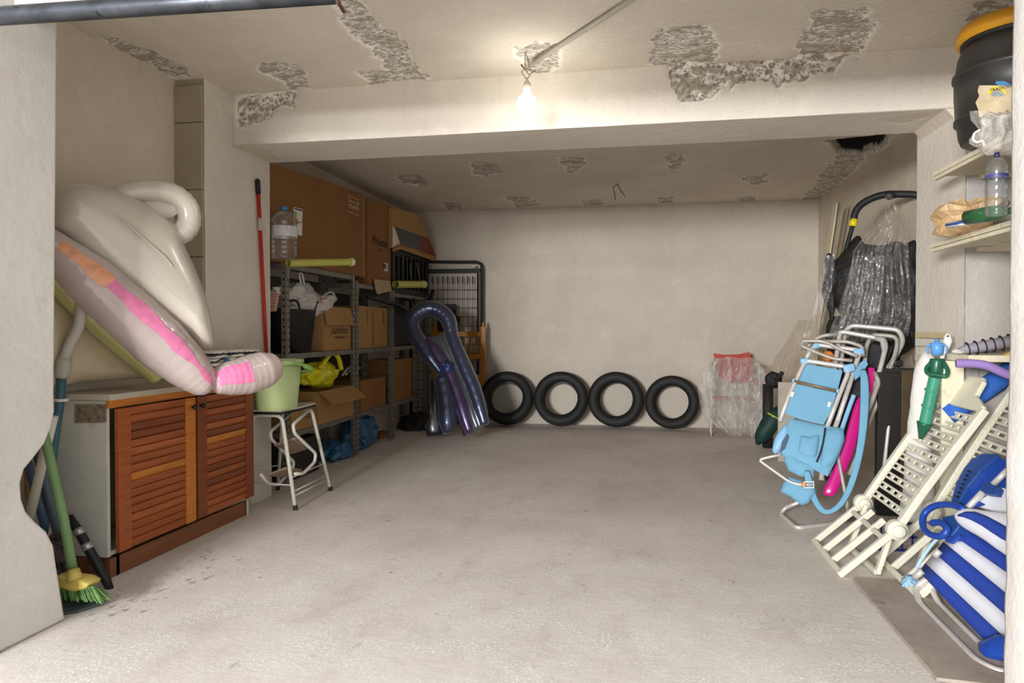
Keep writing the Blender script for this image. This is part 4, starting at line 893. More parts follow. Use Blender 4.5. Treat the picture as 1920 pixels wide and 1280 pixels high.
pts, rr = wavy([N_(x, y) for x, y in rg], [.035, .075, .08, .08, .085, .085, .085, .085, .085, .07, .075, .08, .08, .075, .05], 6, .03, 2.3)
obj('outer_tube', MB().tube(pts, rr, 16), M_NAVY, t, smooth=True)
for k, (cs, r, mt) in enumerate((([(801, 636), (820, 664), (843, 700), (862, 752), (881, 812)], .078, M_PURP), ([(812, 632), (838, 678), (866, 742), (890, 808)], .05, M_SLATE), ([(821, 630), (848, 682), (873, 744), (896, 806)], .045, M_SLATE), ([(830, 627), (856, 682), (881, 742), (902, 803)], .048, M_SLATE), ([(826, 702), (832, 722), (838, 765), (841, 812)], .095, M_NAVY))):
    pts, rr = wavy([N_(x, y, .012 if k == 0 else -.01) for x, y in cs], [r*.5]+[r]*5+[r*.6], 6, .03, 2.1); obj('air_tube', MB().tube(pts, rr, 14), mt, t, smooth=True)
obj('pinched_knot', MB().blob(N_(838, 690, .05), (.14, .1, .14), 7, .5, 3, 4, flatz=False), mat('blue_knot', '#2c4378', .3, coat=.3), t, smooth=True)
obj('folded_edge', MB().tube([N_(845, 712, -.03), N_(858, 770, -.03), N_(874, 815, -.03)], .03, 8), mat('maroon_vinyl', '#3c1420', .3), t, smooth=True)
obj('folded_panel', MB().pillow([N_(x, y, -.1) for x, y in ((808, 712), (822, 705), (828, 760), (830, 815), (800, 818), (797, 800), (806, 790))], .05, NN, 5), pearl('black_vinyl', '#15161c', '#1c1d24', 1.0, .3), t, smooth=True)

# ================================================================== BED FRAME, BROWN BOARDS, LADDER
BYY = 8.58; G = lambda x, y, Y=BYY: P(x, y, Y=Y)
t = thing('wire_bed_base', 'black metal bed base with wire mesh standing upright against the back wall', 'bed base', G(860, 760))
lo_ = G(812, 790).z; 
lo_ = .02
tr_, tl_ = G(904, 491), G(770, 491); br_ = V((tr_.x, BYY, lo_)); bl_ = V((tl_.x, BYY, lo_))
obj('frame', MB().tube(fillet([br_, tr_, tl_, bl_], .09, 6), .018, 10), M_BLK, t, smooth=True)
a, b = G(772, 508), G(901, 508); obj('cross_bar', MB().box((a+b)/2, (b.x-a.x, .03, .05)), M_BLK, t)
for x in (896,): p = G(x, 600); obj('side_bar', MB().tube([V((p.x, BYY, lo_)), V((p.x, BYY, G(x, 512).z))], .012, 8), M_BLK, t, smooth=True)
M_WIREB = mat('black_wire', '#3a332c', .5)
for k in range(12):
    x = 783+k*9.4; p = G(x, 518); obj('mesh_wire', MB().tube([V((p.x, BYY, .06)), V((p.x, BYY, p.z-.05))], .0035, 5), M_WIREB, t)
    obj('spring', MB().tube([V((p.x, BYY, p.z-.09)), V((p.x, BYY, p.z))], .009, 6), M_WIREB, t)
for k in range(15):
    y = 543+k*17; a, b = G(775, y, BYY-.006), G(896, y, BYY-.006)
    if a.z > .05: obj('mesh_wire', MB().tube([a, b], .0035, 5), M_WIREB, t)
p = G(889, 499, BYY-.02); obj('bar_cap', MB().tube([p-V((.02, 0, 0)), p+V((.02, 0, 0))], .012, 8), M_LAB, t)
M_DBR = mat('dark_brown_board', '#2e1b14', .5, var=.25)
a, b = G(822, 570, 8.5), G(856, 640, 8.5); obj('dark_panel', MB().box(((a.x+b.x)/2, 8.50, a.z/2), (b.x-a.x, .02, a.z)), M_DBR, label='taller dark brown board standing before the bed base behind the navy lounger', cat='board', bevel=.002)
a, b = G(850, 593, 8.47), G(863, 640, 8.47); obj('dark_panel', MB().box(((a.x+b.x)/2, 8.465, a.z/2), (b.x-a.x, .02, a.z)), M_DBR, label='shorter dark brown board standing in front of the taller one', cat='board', bevel=.002)
M_PINE = wood('orange_pine', '#b3731f')
t = thing('pine_headboard', 'varnished orange pine headboard with rungs standing beside the first tyre', 'headboard', G(900, 770, 8.42))
for x, w in ((906, .055), (815, .055)):
    p = G(x, 612, 8.42); obj('post', MB().box((p.x, 8.42, p.z/2), (w, .04, p.z)), M_PINE, t, bevel=.004)
    obj('finial', MB().lathe([(.02, 0), (.012, .012), (.02, .03), (.016, .045), (.004, .065)], (p.x, 8.42, p.z), n=12), M_PINE, t, smooth=True)
pl, pr = G(817, 600, 8.42).x, G(901, 600, 8.42).x
for y, h in ((626, .06), (668, .06), (706, .05)): z = G(880, y, 8.42).z; obj('rail', MB().box(((pl+pr)/2, 8.42, z), (pr-pl, .028, h)), M_PINE, t, bevel=.003)
for k in range(7):
    x = pl+(pr-pl)*(k+.5)/7; z0, z1 = G(880, 663, 8.42).z, G(880, 631, 8.42).z; obj('spindle', MB().tube([V((x, 8.42, z0)), V((x, 8.42, z1))], .011, 8), M_PINE, t, smooth=True)

# ================================================================== TYRES
def tyre_mat(name, h): return mat(name, h, .62, var=.25, vs=10, dirt=('#3a3630', 16, .64), bump=.15, bs=80)
M_T = tyre_mat('tyre_rubber', '#161514'); M_T2 = tyre_mat('tyre_tread_dust', '#1d1c1a')
M_TL = tyre_mat('tyre_lining', '#4d4840')
def tyre(label, cx, cyp, Ro, Ri, w, tilt, yaw, yc):
    rm = Matrix.Rotation(R(yaw), 3, 'Z') @ Matrix.Rotation(R(90-tilt), 3, 'X')
    # height of the lowest point of the leaning tyre -> rest it on the floor
    zc = Ro*math.cos(R(tilt))+w/2*math.sin(R(tilt))
    c = V((P(cx, cyp, Y=yc).x, yc, zc)); t = thing('tyre', label, 'tyre', (c.x, c.y, 0), 'tyres along the back wall')
    h = w/2; T = Ro-Ri
    side = [(Ri, h*.62), (Ri+.012, h*.80), (Ri+.03, h*.86), (Ri+T*.5, h*1.0), (Ro-.03, h*.95), (Ro-.008, h*.82)]
    inner = [(Ri, h*.62), (Ri+.012, h*.55), (Ri+T*.6, h*.75), (Ri+T*.75, 0), (Ri+T*.6, -h*.75), (Ri+.012, -h*.55), (Ri, -h*.62)]
    obj('sidewall', MB().lathe(side, c, rm, 64, cap=False), M_T, t, smooth=True); obj('sidewall', MB().lathe([(r, -z) for r, z in side], c, rm, 64, cap=False), M_T, t, smooth=True)
    tr = [(Ro-.008, h*.82)]
    for k in range(-3, 4):
        z = -k*h*.22; tr += [(Ro, z+h*.07), (Ro, z-h*.07), (Ro-.008, z-h*.09), (Ro-.008, z-h*.13)]
    tr += [(Ro-.008, -h*.82)]
    obj('tread', MB().lathe(tr, c, rm, 64, cap=False), M_T2, t); obj('lining', MB().lathe(inner, c, rm, 64, cap=False), M_TL, t, smooth=True)
    for rr_ in (Ri+.045, Ri+T*.55):
        ringp = [rm @ V((rr_*math.cos(a), rr_*math.sin(a), h*(.90 if rr_ < Ri+.05 else 1.0)))+c for a in (2*PI*i/56 for i in range(56))]
        obj('sidewall_rib', MB().tube(ringp, .0022, 5, closed=True), M_T2, t, smooth=True)
    return t
tyre('black tyre leaning on the back wall next to the orange pine headboard', 951, 752, .315, .195, .225, 17, 4, 8.43)
tyre('second black tyre from the orange pine headboard leaning on the back wall', 1052, 754, .318, .20, .225, 16, 2, 8.43)
tyre('third black tyre from the headboard, dotted with white paint splashes', 1155, 752, .322, .20, .22, 11, -3, 8.47)
tyre('smallest black tyre, nearest the plastic wrapped red chair', 1260, 757, .305, .192, .195, 12, -8, 8.45)

for y0, y1, z0, z1, lb in ((4.96, 6.1, .99, 1.60, 'dark panel added behind the black tub to darken the shelving'), (6.27, 7.08, .99, 1.52, 'dark panel added behind the taped carton to darken the shelving'), (4.96, 6.1, .39, .93, 'dark panel added behind the yellow bag to darken the lowest shelf'), (6.27, 7.08, .39, .93, 'dark panel added behind the reddish carton to darken the lowest shelf')):  # panels added along the wall to darken the backs of the shelving
    obj('darkening_panel', MB().box((-2.957, (y0+y1)/2, (z0+z1)/2), (.012, y1-y0, z1-z0)), M_DBR, label=lb, cat='board')
# ================================================================== RIGHT SIDE
def Pl(p0, n):
    p0 = V(p0); n = V(n).normalized(); return lambda x, y, o=0: PP(x, y, p0+n*o, n)
def quad(pts, th, n): return MB().prism(pts, V(n).normalized()*th)
def drape(rows_px, pf, amp=.02, folds=6, nc=26, seed=0, off=0, sub=3):
    # hanging plastic: rows of (y, xleft, xright); folds ripple along the plane normal
    ys = [r[0] for r in rows_px]; out = []; N = (len(ys)-1)*sub
    for i in range(N+1):
        t = i/sub; y = float(np.interp(t, range(len(ys)), ys)); xl = float(np.interp(t, range(len(ys)), [r[1] for r in rows_px])); xr = float(np.interp(t, range(len(ys)), [r[2] for r in rows_px]))
        row = []
        for k in range(nc+1):
            u = k/nc; o = off+amp*math.sin(u*folds*2*PI+1.3*math.sin(i*.5+seed))*(.4+.6*i/N)+amp*1.2*mnoise.noise(V((u*5, i*.35, seed)))
            row.append(pf(xl+(xr-xl)*u, y+3*mnoise.noise(V((u*4, seed, i*.3))), o))
        out.append(row)
    return MB().sheet(out)
M_ALU = mat('aluminium_tube', '#d0ccc5', .36, .35, var=.12, vs=25, dirt=('#8a8377', 24, .62))
M_ALUD = mat('dull_aluminium', '#aaa499', .5, .25, var=.2, vs=20)
M_SKY = mat('sky_blue_canvas', '#6c9fba', .75, var=.05, bump=.15, bs=120)
M_SKYP = mat('sky_blue_plastic', '#86b4d4', .45, var=.05)
M_CREAM = mat('cream_plastic', '#d8d3be', .42, var=.06, dirt=('#b9ae88', 9, .62)); M_CREAMW = mat('cream_board', '#d8cfb4', .6, var=.1, dirt=('#a8987a', 8, .6))

# --- plastic wrapped red and white chair by the back wall
t = thing('child_chair', 'small white metal chair with red seat and backrest under clear plastic beside the tyres', 'chair', P(1385, 800, Y=8.2))
cw = lambda x, y, Y: P(x, y, Y=Y)
fl_ft = P(1333, 815, Y=8.02); fl_ft.z = .005; fr_ft = V((fl_ft.x+.52, 8.02, .005)); bl = V((fl_ft.x+.03, 8.42, .005)); brr = V((fl_ft.x+.49, 8.42, .005))
zt = P(1332, 682, Y=8.02).z
M_WM = mat('white_metal', '#d8d3ca', .4, var=.05)
for a, b in ((fl_ft, V((fl_ft.x, 8.04, zt))), (fr_ft, V((fr_ft.x-.02, 8.04, zt))), (bl, V((bl.x+.02, 8.44, .84))), (brr, V((brr.x-.02, 8.44, .84)))): obj('leg', MB().tube([a, b], .014, 10), M_WM, t, smooth=True)
for a, b in ((V((fl_ft.x, 8.04, zt)), V((bl.x+.02, 8.44, zt-.02))), (V((fr_ft.x-.02, 8.04, zt)), V((brr.x-.02, 8.44, zt-.02)))): obj('armrest', MB().tube([a, b], .014, 10), M_WM, t, smooth=True)
obj('leg_plug', MB().box((fl_ft.x, 8.025, .02), (.03, .03, .03)), M_BLK, t)
m = MB(); m.box((fl_ft.x+.26, 8.22, .40), (.44, .36, .02)); obj('seat', m, mat('red_seat', '#c9302a', .5), t, bevel=.006)
b0 = [P(x, y, Y=8.40) for x, y in ((1338, 662), (1356, 665), (1385, 664), (1405, 660), (1415, 690), (1405, 715), (1360, 716), (1345, 700))]
obj('backrest', quad(b0, .02, (0, 1, 0)), mat('red_back', '#b8402f', .5, var=.1), t, bevel=.004)
obj('mesh_ball', MB().blob(P(1418, 722, Y=8.15), (.16, .14, .14), 3, .2, 4, flatz=False), mat('red_net', '#b9474a', .6, var=.4, vs=60), t, smooth=True, label='red net bundle hanging on the chair arm')
F_WRAP = sheetf('clear_wrap', milk=(.22, .62), ns=12)
pf = Pl((.9, 7.96, .4), (-.1, -1, .05))
t2 = thing('plastic_wrap', 'crumpled clear plastic sheet draped over the small red chair', 'plastic sheet', P(1385, 810, Y=7.95))
obj('front_sheet', drape([(670, 1338, 1412), (690, 1322, 1432), (730, 1308, 1440), (780, 1318, 1445), (805, 1350, 1435), (818, 1370, 1425)], pf, .035, 5, 34, 1), F_WRAP, t2, smooth=True)
obj('front_sheet', drape([(720, 1350, 1430), (760, 1355, 1440), (812, 1362, 1430)], pf, .03, 4, 26, 5, .05), F_WRAP, t2, smooth=True)
obj('side_sheet', drape([(700, 1425, 1447), (740, 1428, 1462), (790, 1425, 1458)], pf, .03, 2, 12, 7, .02), F_WRAP, t2, smooth=True)
# --- folded dark green parasol, marble slab, brown hazy plastic
t = thing('folded_parasol', 'short dark green folded parasol lying slanted beside the wrapped chair', 'parasol', P(1420, 838, Z=0))
q0 = Pl((1.25, 7.2, .3), (-.15, -1, .1)); a, b = q0(1462, 765), q0(1420, 832)
dd = (b-a); pts = [a+dd*k/8 for k in range(9)]; obj('canopy', MB().tube(pts, [.03, .06, .078, .085, .085, .082, .075, .055, .02], 12).jitter(.012, 12, 3), mat('dark_green_canvas', '#173630', .6, var=.3, bump=.4, bs=30), t, smooth=True)
obj('strap', MB().tube([a.lerp(b, .22), a.lerp(b, .26)], .075, 12), mat('lime_strap', '#b9c84a', .5), t, smooth=True)
obj('pole', MB().tube([a, a-dd*.35], .012, 8), M_BLK, t, smooth=True)
m = MB(); a, b = P(1459, 716, Y=6.6), P(1490, 716, Y=6.6); m.box(((a.x+b.x)/2, 6.6, a.z/2), (b.x-a.x, .02, a.z)); obj('marble_slab', m, mat('marble', '#b3a798', .3, var=.15, vs=7, dirt=('#8d8175', 6, .6)), label='narrow beige marble slab standing on edge behind the sky blue beach chair', cat='slab', bevel=.002)
t = thing('brown_plastic', 'hazy brown plastic sheeting bunched in the corner left of the beach chairs', 'plastic sheet', P(1470, 700, Y=7.2))
pf2 = Pl((1.4, 7.3, .9), (-.2, -1, .1)); F_BR = sheetf('brown_wrap', (.9, .85, .78), (.05, .35), .15, 14, .2, .05, (.42, .34, .25))
obj('sheet', drape([(600, 1497, 1525), (640, 1475, 1520), (665, 1455, 1510), (700, 1440, 1500), (722, 1445, 1485)], pf2, .05, 4, 26, 4), F_BR, t, smooth=True)
m = MB(); m.blob(P(1450, 712, Y=7.3), (.16, .14, .16), 3, .15, 2, ridge=False, flatz=False); m.tube(bez([P(1455, 712, Y=7.25), P(1463, 704, Y=7.2), P(1467, 697, Y=7.2)], 4), .02, 6); m.tube([P(1440, 720, Y=7.35), V((P(1440, 720, Y=7.35).x, 7.35, .0))], .05, 8)
obj('dark_roll', m, M_DARK, label='dark rolled bundle standing under the brown plastic in the corner', cat='bundle', smooth=True)

# --- planks leaning on the right wall
wr = lambda x, y, o=0: P(x, y, X=XR-.03-o)
for (pts, h, lb) in (([(1565, 381), (1572, 381), (1562, 470), (1552, 470)], '#d9cfae', 'cream wooden slat leaning on the right wall left of the black handle'), ([(1585, 395), (1592, 388), (1592, 425), (1580, 470), (1577, 440)], '#8b7d62', 'dark olive board end leaning on the right wall beside the cream slat')):
    a, b = wr(*pts[0]), wr(*pts[1]); c, d = wr(*pts[-1]), wr(*pts[2])
    dn = (c-a); k = (a.z-.0)/(-dn.z)
    m = MB(); m.prism([a, b, b+dn*k*.999, a+dn*k*.999], (-.018, 0, 0)); obj('plank', m, mat('plank'+h, h, .6, var=.1), label=lb, cat='plank', bevel=.002)

# --- wrapped pushchair
pz = Pl((1.6, 5.62, 1.5), (-.18, -1, .1))
t = thing('pushchair', 'black folded pushchair with arched handle and yellow band standing behind the aluminium chairs', 'pushchair', (1.6, 5.65, 0))
hp = bez([pz(x, y) for x, y in ((1568, 560), (1575, 515), (1584, 475), (1594, 440), (1600, 418), (1603, 400), (1613, 385), (1632, 373), (1658, 365), (1690, 364), (1722, 366), (1745, 378), (1752, 420))], 6)
obj('handle', MB().tube(hp, [.016]*25+[.026]*(len(hp)-25), 12), M_BLK, t, smooth=True)
obj('yellow_band', MB().tube([pz(1598, 424), pz(1602, 411)], .028, 12), mat('yellow_band', '#d6c41e', .4), t, smooth=True)
obj('handle_grip', MB().tube([pz(1655, 365, .0), pz(1668, 366, -.0), pz(1682, 365, 0)], [.022, .036, .022], 10), M_BLK, t, smooth=True)
M_NYL = mat('black_nylon', '#1c1a19', .55, var=.35, vs=9, bump=.8, bs=12, bd=.03)
def crum(out, T, off, seed, nm, mt, par, c=None):
    m = MB(); m.pillow(bez([pz(x, y, off) for x, y in out], 5, True), T, (-.18, -1, .1), 7, c); m.jitter(.03, 7, seed); return obj(nm, m, mt, par, smooth=True)
crum([(1556, 505), (1575, 480), (1600, 448), (1612, 445), (1618, 458), (1660, 455), (1690, 458), (1700, 490), (1700, 560), (1690, 610), (1640, 625), (1590, 600), (1560, 570)], .10, 0, 3, 'hood', M_NYL, t, (pz(1590, 530), pz(1670, 530)))
crum([(1692, 470), (1705, 450), (1718, 455), (1722, 520), (1720, 600), (1708, 650), (1696, 620), (1690, 560)], .06, .02, 5, 'side_cushion', M_NYL, t)
crum([(1548, 480), (1562, 478), (1572, 500), (1566, 560), (1562, 610), (1545, 560)], .04, .03, 6, 'side_flap', M_NYL, t)
crum([(1555, 600), (1640, 595), (1700, 605), (1705, 660), (1640, 690), (1560, 670)], .12, .0, 8, 'seat_body', M_NYL, t, (pz(1590, 640), pz(1680, 640)))
for x in (1575, 1690):
    a = pz(x, 620, -.05); obj('frame_leg', MB().tube([a, V((a.x-.05, 5.75, .14))], .015, 8), M_BLK, t, smooth=True)
    obj('wheel', MB().lathe([(.05, -.02), (.125, -.022), (.14, -.01), (.14, .01), (.125, .022), (.05, .02)], (a.x-.05, 5.75, .143), Matrix.Rotation(R(90), 3, 'Y'), 24), M_BLK, t, smooth=True)
F_CLR = sheetf('clear_cover', milk=(.05, .24), gloss=.26)
t2 = thing('clear_cover', 'shiny clear plastic cover hanging over the black pushchair', 'plastic sheet', pz(1620, 640, .1))
obj('cover', drape([(366, 1661, 1672), (400, 1655, 1690), (440, 1622, 1702), (470, 1600, 1704), (540, 1590, 1706), (600, 1575, 1708), (628, 1570, 1704), (640, 1580, 1680)], pz, .03, 6, 50, 2, .16, 4), F_CLR, t2, smooth=True)
obj('cover', drape([(480, 1600, 1660), (540, 1585, 1655), (610, 1560, 1645), (640, 1550, 1640)], pz, .025, 5, 30, 9, .22, 4), F_CLR, t2, smooth=True)
obj('side_cover', drape([(478, 1548, 1566), (540, 1535, 1560), (590, 1515, 1545), (640, 1500, 1535), (660, 1502, 1535)], pz, .03, 3, 18, 6, .12, 4), F_CLR, t2, smooth=True)

# --- folded beach chairs: aluminium ones behind, sky blue one in front
CNrm = V((-.25, -.88, .42)).normalized(); cpl = Pl((1.05, 4.52, .22), CNrm)
def loop(parent, nm, pts, off, r=.0125, mt=None, rad=.05, closed=False): return obj(nm, MB().tube(fillet([cpl(x, y, off) for x, y in pts], rad, 5, closed), r*1.22, 10, closed), mt or M_ALU, parent, smooth=True)
def panel(parent, nm, pts, off, th, mt, bev=.004, lab=None): return obj(nm, quad([cpl(x, y, off) for x, y in pts], th, -CNrm), mt, parent, bevel=bev, label=lab, smooth=False)
t = thing('aluminium_chair', 'folded aluminium beach chair with the tallest rounded top at the back of the stack', 'beach chair', (1.25, 4.75, 0), 'folded beach chairs')
loop(t, 'frame', [(1560, 905), (1562, 880), (1580, 640), (1590, 609), (1686, 618), (1694, 640), (1652, 715), (1600, 830), (1580, 900)], -.20, .0135, rad=.09)
loop(t, 'rear_frame', [(1656, 892), (1672, 745), (1682, 690)], -.21, .009)
loop(t, 'back_loop', [(1620, 700), (1624, 650), (1634, 627), (1684, 631), (1680, 660), (1650, 740), (1615, 830), (1592, 890)], -.16, .0115, M_ALUD, .06)
panel(t, 'fabric', [(1600, 640), (1675, 650), (1640, 740), (1590, 860), (1562, 860), (1580, 720)], -.24, .01, mat('dark_grey_mesh', '#2d2b2c', .8, var=.2))
obj('joint', MB().box(cpl(1684, 681, -.19), (.05, .04, .04)), M_BLK, t, bevel=.006)
t = thing('aluminium_chair', 'folded aluminium beach chair with grey corner sleeves between the blue chair and the tallest one', 'beach chair', (1.15, 4.65, 0), 'folded beach chairs')
loop(t, 'frame', [(1540, 900), (1550, 800), (1571, 650), (1575, 623), (1582, 622), (1658, 636), (1661, 650), (1648, 700), (1620, 770), (1580, 870)], -.11, .0125, rad=.05)
obj('corner_sleeve', MB().tube([cpl(1640, 633, -.11), cpl(1656, 638, -.11), cpl(1659, 660, -.11)], [.017, .022, .016], 10), mat('grey_sleeve', '#a59f98', .6), t, smooth=True)
loop(t, 'arm', [(1640, 698), (1648, 716), (1630, 765), (1600, 830)], -.07, .0125, M_ALUD)
loop(t, 'headrest_bar', [(1508, 655), (1535, 630), (1572, 626)], -.10, .011, M_ALUD)
panel(t, 'fabric', [(1580, 680), (1640, 690), (1600, 800), (1570, 880), (1545, 880), (1560, 780)], -.15, .01, MATS['dark_grey_mesh'])
t = thing('magenta_board', 'glossy magenta plastic board standing between the sky blue chair and the aluminium ones', 'board', cpl(1555, 925, -.04))
mg = [(1612, 744), (1613, 790), (1603, 840), (1583, 890), (1568, 924), (1552, 930), (1543, 920), (1560, 885), (1583, 825), (1600, 765)]
m = MB(); m.pillow(bez([cpl(x, y, -.04) for x, y in mg], 4, True), .02, CNrm, 5, (cpl(1556, 912, -.04), cpl(1608, 770, -.04))); obj('board_body', m, mat('magenta_plastic', '#c4157a', .25, var=.05, coat=.5), t, smooth=True)
panel(t, 'board_tip', [(1628, 688), (1640, 690), (1640, 700), (1634, 745), (1627, 720)], -.06, .008, MATS['magenta_plastic'], .002)
# sky blue chair
t = thing('sky_blue_chair', 'folded sky blue canvas beach chair with pockets leaning at the front of the stack', 'beach chair', (1.0, 4.45, 0), 'folded beach chairs')
loop(t, 'back_frame', [(1462, 790), (1480, 740), (1507, 682), (1514, 676), (1590, 688), (1590, 700), (1570, 750), (1551, 800)], .03, .0115)
loop(t, 'seat_frame', [(1566, 802), (1590, 730), (1612, 660), (1607, 656), (1532, 646), (1520, 655), (1500, 700)], -.02, .0125)
loop(t, 'headrest_loop', [(1608, 668), (1575, 655), (1545, 639), (1505, 639), (1502, 648), (1530, 660), (1560, 672), (1598, 676)], .04, .009, M_ALUD, .05)
loop(t, 'headrest_bar', [(1540, 640), (1590, 640), (1618, 650), (1618, 668)], -.04, .010, M_ALUD)
for (x, y, o, rx) in ((1509, 677, .03, .028), (1592, 690, .03, .034), (1531, 648, -.02, .024), (1610, 660, -.02, .032)): obj('corner_connector', MB().box(cpl(x, y, o), (rx*2, .034, rx*1.5), Matrix.Rotation(R(-12), 3, 'Y')), M_SKYP, t, bevel=.010, smooth=True)
panel(t, 'back_fabric', [(1513, 682), (1580, 694), (1571, 730), (1489, 712)], .02, .006, M_SKY)
panel(t, 'back_fabric', [(1488, 718), (1569, 736), (1556, 775), (1544, 796), (1500, 786), (1466, 772)], .028, .008, M_SKY)
obj('cross_bar', MB().tube([cpl(1489, 714, .045), cpl(1571, 733, .045)], .0085, 8), mat('brown_tube', '#84705a', .4, .3), t, smooth=True)
obj('bar_end', MB().tube([cpl(1486, 713, .045), cpl(1490, 714, .045)], .014, 8), M_SKYP, t); obj('bar_end', MB().tube([cpl(1569, 732, .045), cpl(1573, 733, .045)], .014, 8), M_SKYP, t)
for (x, y) in ((1487, 737), (1556, 756)): panel(t, 'white_clip', [(x-3, y-3), (x+3, y-2), (x, y+7), (x-5, y+6)], .045, .008, M_LAB, .001)
m = MB(); m.pillow(lloop([cpl(x, y, .03) for x, y in ((1480, 783), (1530, 795), (1582, 803), (1584, 825), (1575, 850), (1552, 893), (1535, 885), (1500, 866), (1462, 852), (1468, 815))]), .022, CNrm, 5, (cpl(1490, 825, .03), cpl(1555, 835, .03))); obj('storage_pouch', m, M_SKY, t, smooth=True)
m = MB(); m.pillow(bez([cpl(x, y, .062) for x, y in ((1502, 817), (1520, 819), (1535, 816), (1533, 840), (1527, 856), (1505, 852), (1497, 846), (1499, 830))], 3, True), .02, CNrm, 4); pk = obj('small_pocket', m, M_SKY, t, smooth=True)
obj('zip', MB().tube(bez([cpl(x, y, .068) for x, y in ((1547, 802), (1546, 812), (1543, 830), (1538, 848), (1531, 866))], 4), .0055, 6), M_BLK, t, smooth=True)
m = MB(); m.pillow(bez([cpl(x, y, .055) for x, y in ((1550, 806), (1580, 808), (1579, 835), (1562, 868), (1540, 876), (1541, 845))], 3, True), .022, CNrm, 4); obj('side_pocket', m, M_SKY, t, smooth=True)
m = MB(); m.pillow(lloop([cpl(x, y, .02) for x, y in ((1472, 840), (1500, 862), (1528, 872), (1525, 895), (1500, 893), (1478, 882), (1470, 862))]), .025, CNrm, 5); obj('rolled_canvas', m, M_SKY, t, smooth=True)
m = MB(); m.pillow(lloop([cpl(x, y, .03) for x, y in ((1468, 905), (1480, 893), (1505, 902), (1528, 900), (1530, 925), (1515, 944), (1503, 947), (1480, 930), (1463, 922))]), .028, CNrm, 5, (cpl(1478, 915, .03), cpl(1515, 922, .03))); obj('neck_cushion', m, M_SKY, t, smooth=True)
m = MB(); m.pillow(bez([cpl(x, y, .02) for x, y in ((1474, 795), (1480, 805), (1472, 835), (1455, 850), (1448, 842), (1456, 815))], 3, True), .03, CNrm, 4); obj('armrest_cover', m, M_SKYP, t, smooth=True)
panel(t, 'armrest_slot', [(1476, 812), (1480, 818), (1472, 840), (1462, 848), (1466, 828)], .055, .006, MATS['dull_blue'], .002)
loop(t, 'arm_loop', [(1465, 852), (1440, 857), (1422, 862), (1480, 903), (1500, 909), (1528, 908)], .06, .007, M_ALU, .03)
obj('end_cap', MB().tube([cpl(1502, 908, .06), cpl(1512, 908, .06)], .014, 10), mat('orange_cap', '#d98a4a', .5), t, smooth=True)
bw = [(1508, 903), (1526, 903), (1526, 914), (1508, 914)]; obj('buckle', MB().tube([cpl(x, y, .09) for x, y in bw], .0045, 6, closed=True), M_LAB, t)
g0 = [P(1494, 990, Z=.013), P(1463, 964, Z=.013), P(1472, 952, Z=.05), P(1505, 938, Z=.12)]; g1 = [P(1494, 990, Z=.013), P(1560, 982, Z=.013), P(1600, 972, Z=.013)]
obj('floor_loop', MB().tube(fillet(g0[::-1]+g1[1:], .05), .0125, 10), M_ALU, t, smooth=True)
g2 = [P(1590, 975, Z=.013), cpl(1588, 940, -.02), cpl(1572, 860, -.02), cpl(1566, 802, -.02)]; obj('lower_rail', MB().tube(g2, .011, 8), M_ALUD, t, smooth=True)
obj('arm_piece', MB().tube(bez([cpl(1601, 741, -.01), cpl(1592, 765, -.01), cpl(1580, 800, -.01), cpl(1572, 828, -.01)], 5), [.016]+[.0135]*15, 10), M_SKYP, t, smooth=True)
sl = [(1618, 690, 6), (1622, 720, 9), (1621, 760, 8.5), (1619, 800, 8), (1612, 850, 7), (1600, 900, 6.5), (1585, 935, 6), (1568, 955, 5.5), (1550, 962, 5), (1538, 955, 6), (1526, 935, 6), (1518, 910, 7), (1512, 880, 7)]
rows = []
for i, (x, y, w) in enumerate(sl):
    x1, y1, _ = sl[max(i-1, 0)]; x2, y2, _ = sl[min(i+1, len(sl)-1)]; dx, dy = x2-x1, y2-y1; L = math.hypot(dx, dy); o = .04+.03*math.sin(i*.6); rows.append([cpl(x-dy/L*w, y+dx/L*w, o), cpl(x, y, o+.004), cpl(x+dy/L*w, y-dx/L*w, o)])
obj('shoulder_strap', MB().sheet(rows), M_SKY, t, smooth=True, solid=.003, sub=1)
panel(t, 'strap_bundle', [(1600, 700), (1612, 680), (1622, 672), (1628, 682), (1612, 705), (1603, 712)], .03, .02, M_SKY, .004)
obj('orange_thing', MB().blob(cpl(1553, 668, -.12), (.075, .06, .07), 4, .3, 4, flatz=False), mat('orange_rag', '#c9762a', .6, var=.3), t, smooth=True, label='orange crumpled rag tucked in the frame')
# dark panel and box painted in as shade behind the stack, against the pillar
m = MB(); m.box((1.62, 4.80, .45), (.36, .03, .90)); obj('dark_panel', m, mat('shade_panel', '#17120e', .6, var=.3), label='tall near-black panel added as the shade behind the aluminium chairs', cat='board', bevel=.003)
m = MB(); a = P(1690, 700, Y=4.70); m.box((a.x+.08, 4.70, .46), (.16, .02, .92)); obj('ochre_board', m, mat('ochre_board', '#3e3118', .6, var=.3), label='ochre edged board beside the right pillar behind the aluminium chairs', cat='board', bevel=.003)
m = MB(); m.box((1.62, 4.90, .46), (.30, .10, .92)); obj('shade_box', m, M_DARK, label='dark box added to fill the shaded gap behind the aluminium chairs', cat='box')  # dark filler added for the shaded gap behind the chairs
m = MB(); m.blob((1.71, 4.80, 1.0), (.13, .14, .19), 5, .12, 2, ridge=False); o_ = obj('foam_roll_end', m, mat('grey_roll', '#7b736a', .8, var=.2), label='end of a dusty grey roll resting on the boards next to the right pillar', cat='roll', smooth=True)

for z, h_, c_ in ((1.135, .03, '#cbb98c'), (1.095, .045, '#d6d0c4'), (1.0, .03, '#c9bfa9')):
    obj('trim_1' if z > 1.13 else 'trim_2' if z > 1.05 else 'trim_3', MB().box((XP-.012, 4.36, z), (.022, .44, h_)), mat('batten'+c_, c_, .6), kind='structure', bevel=.002)
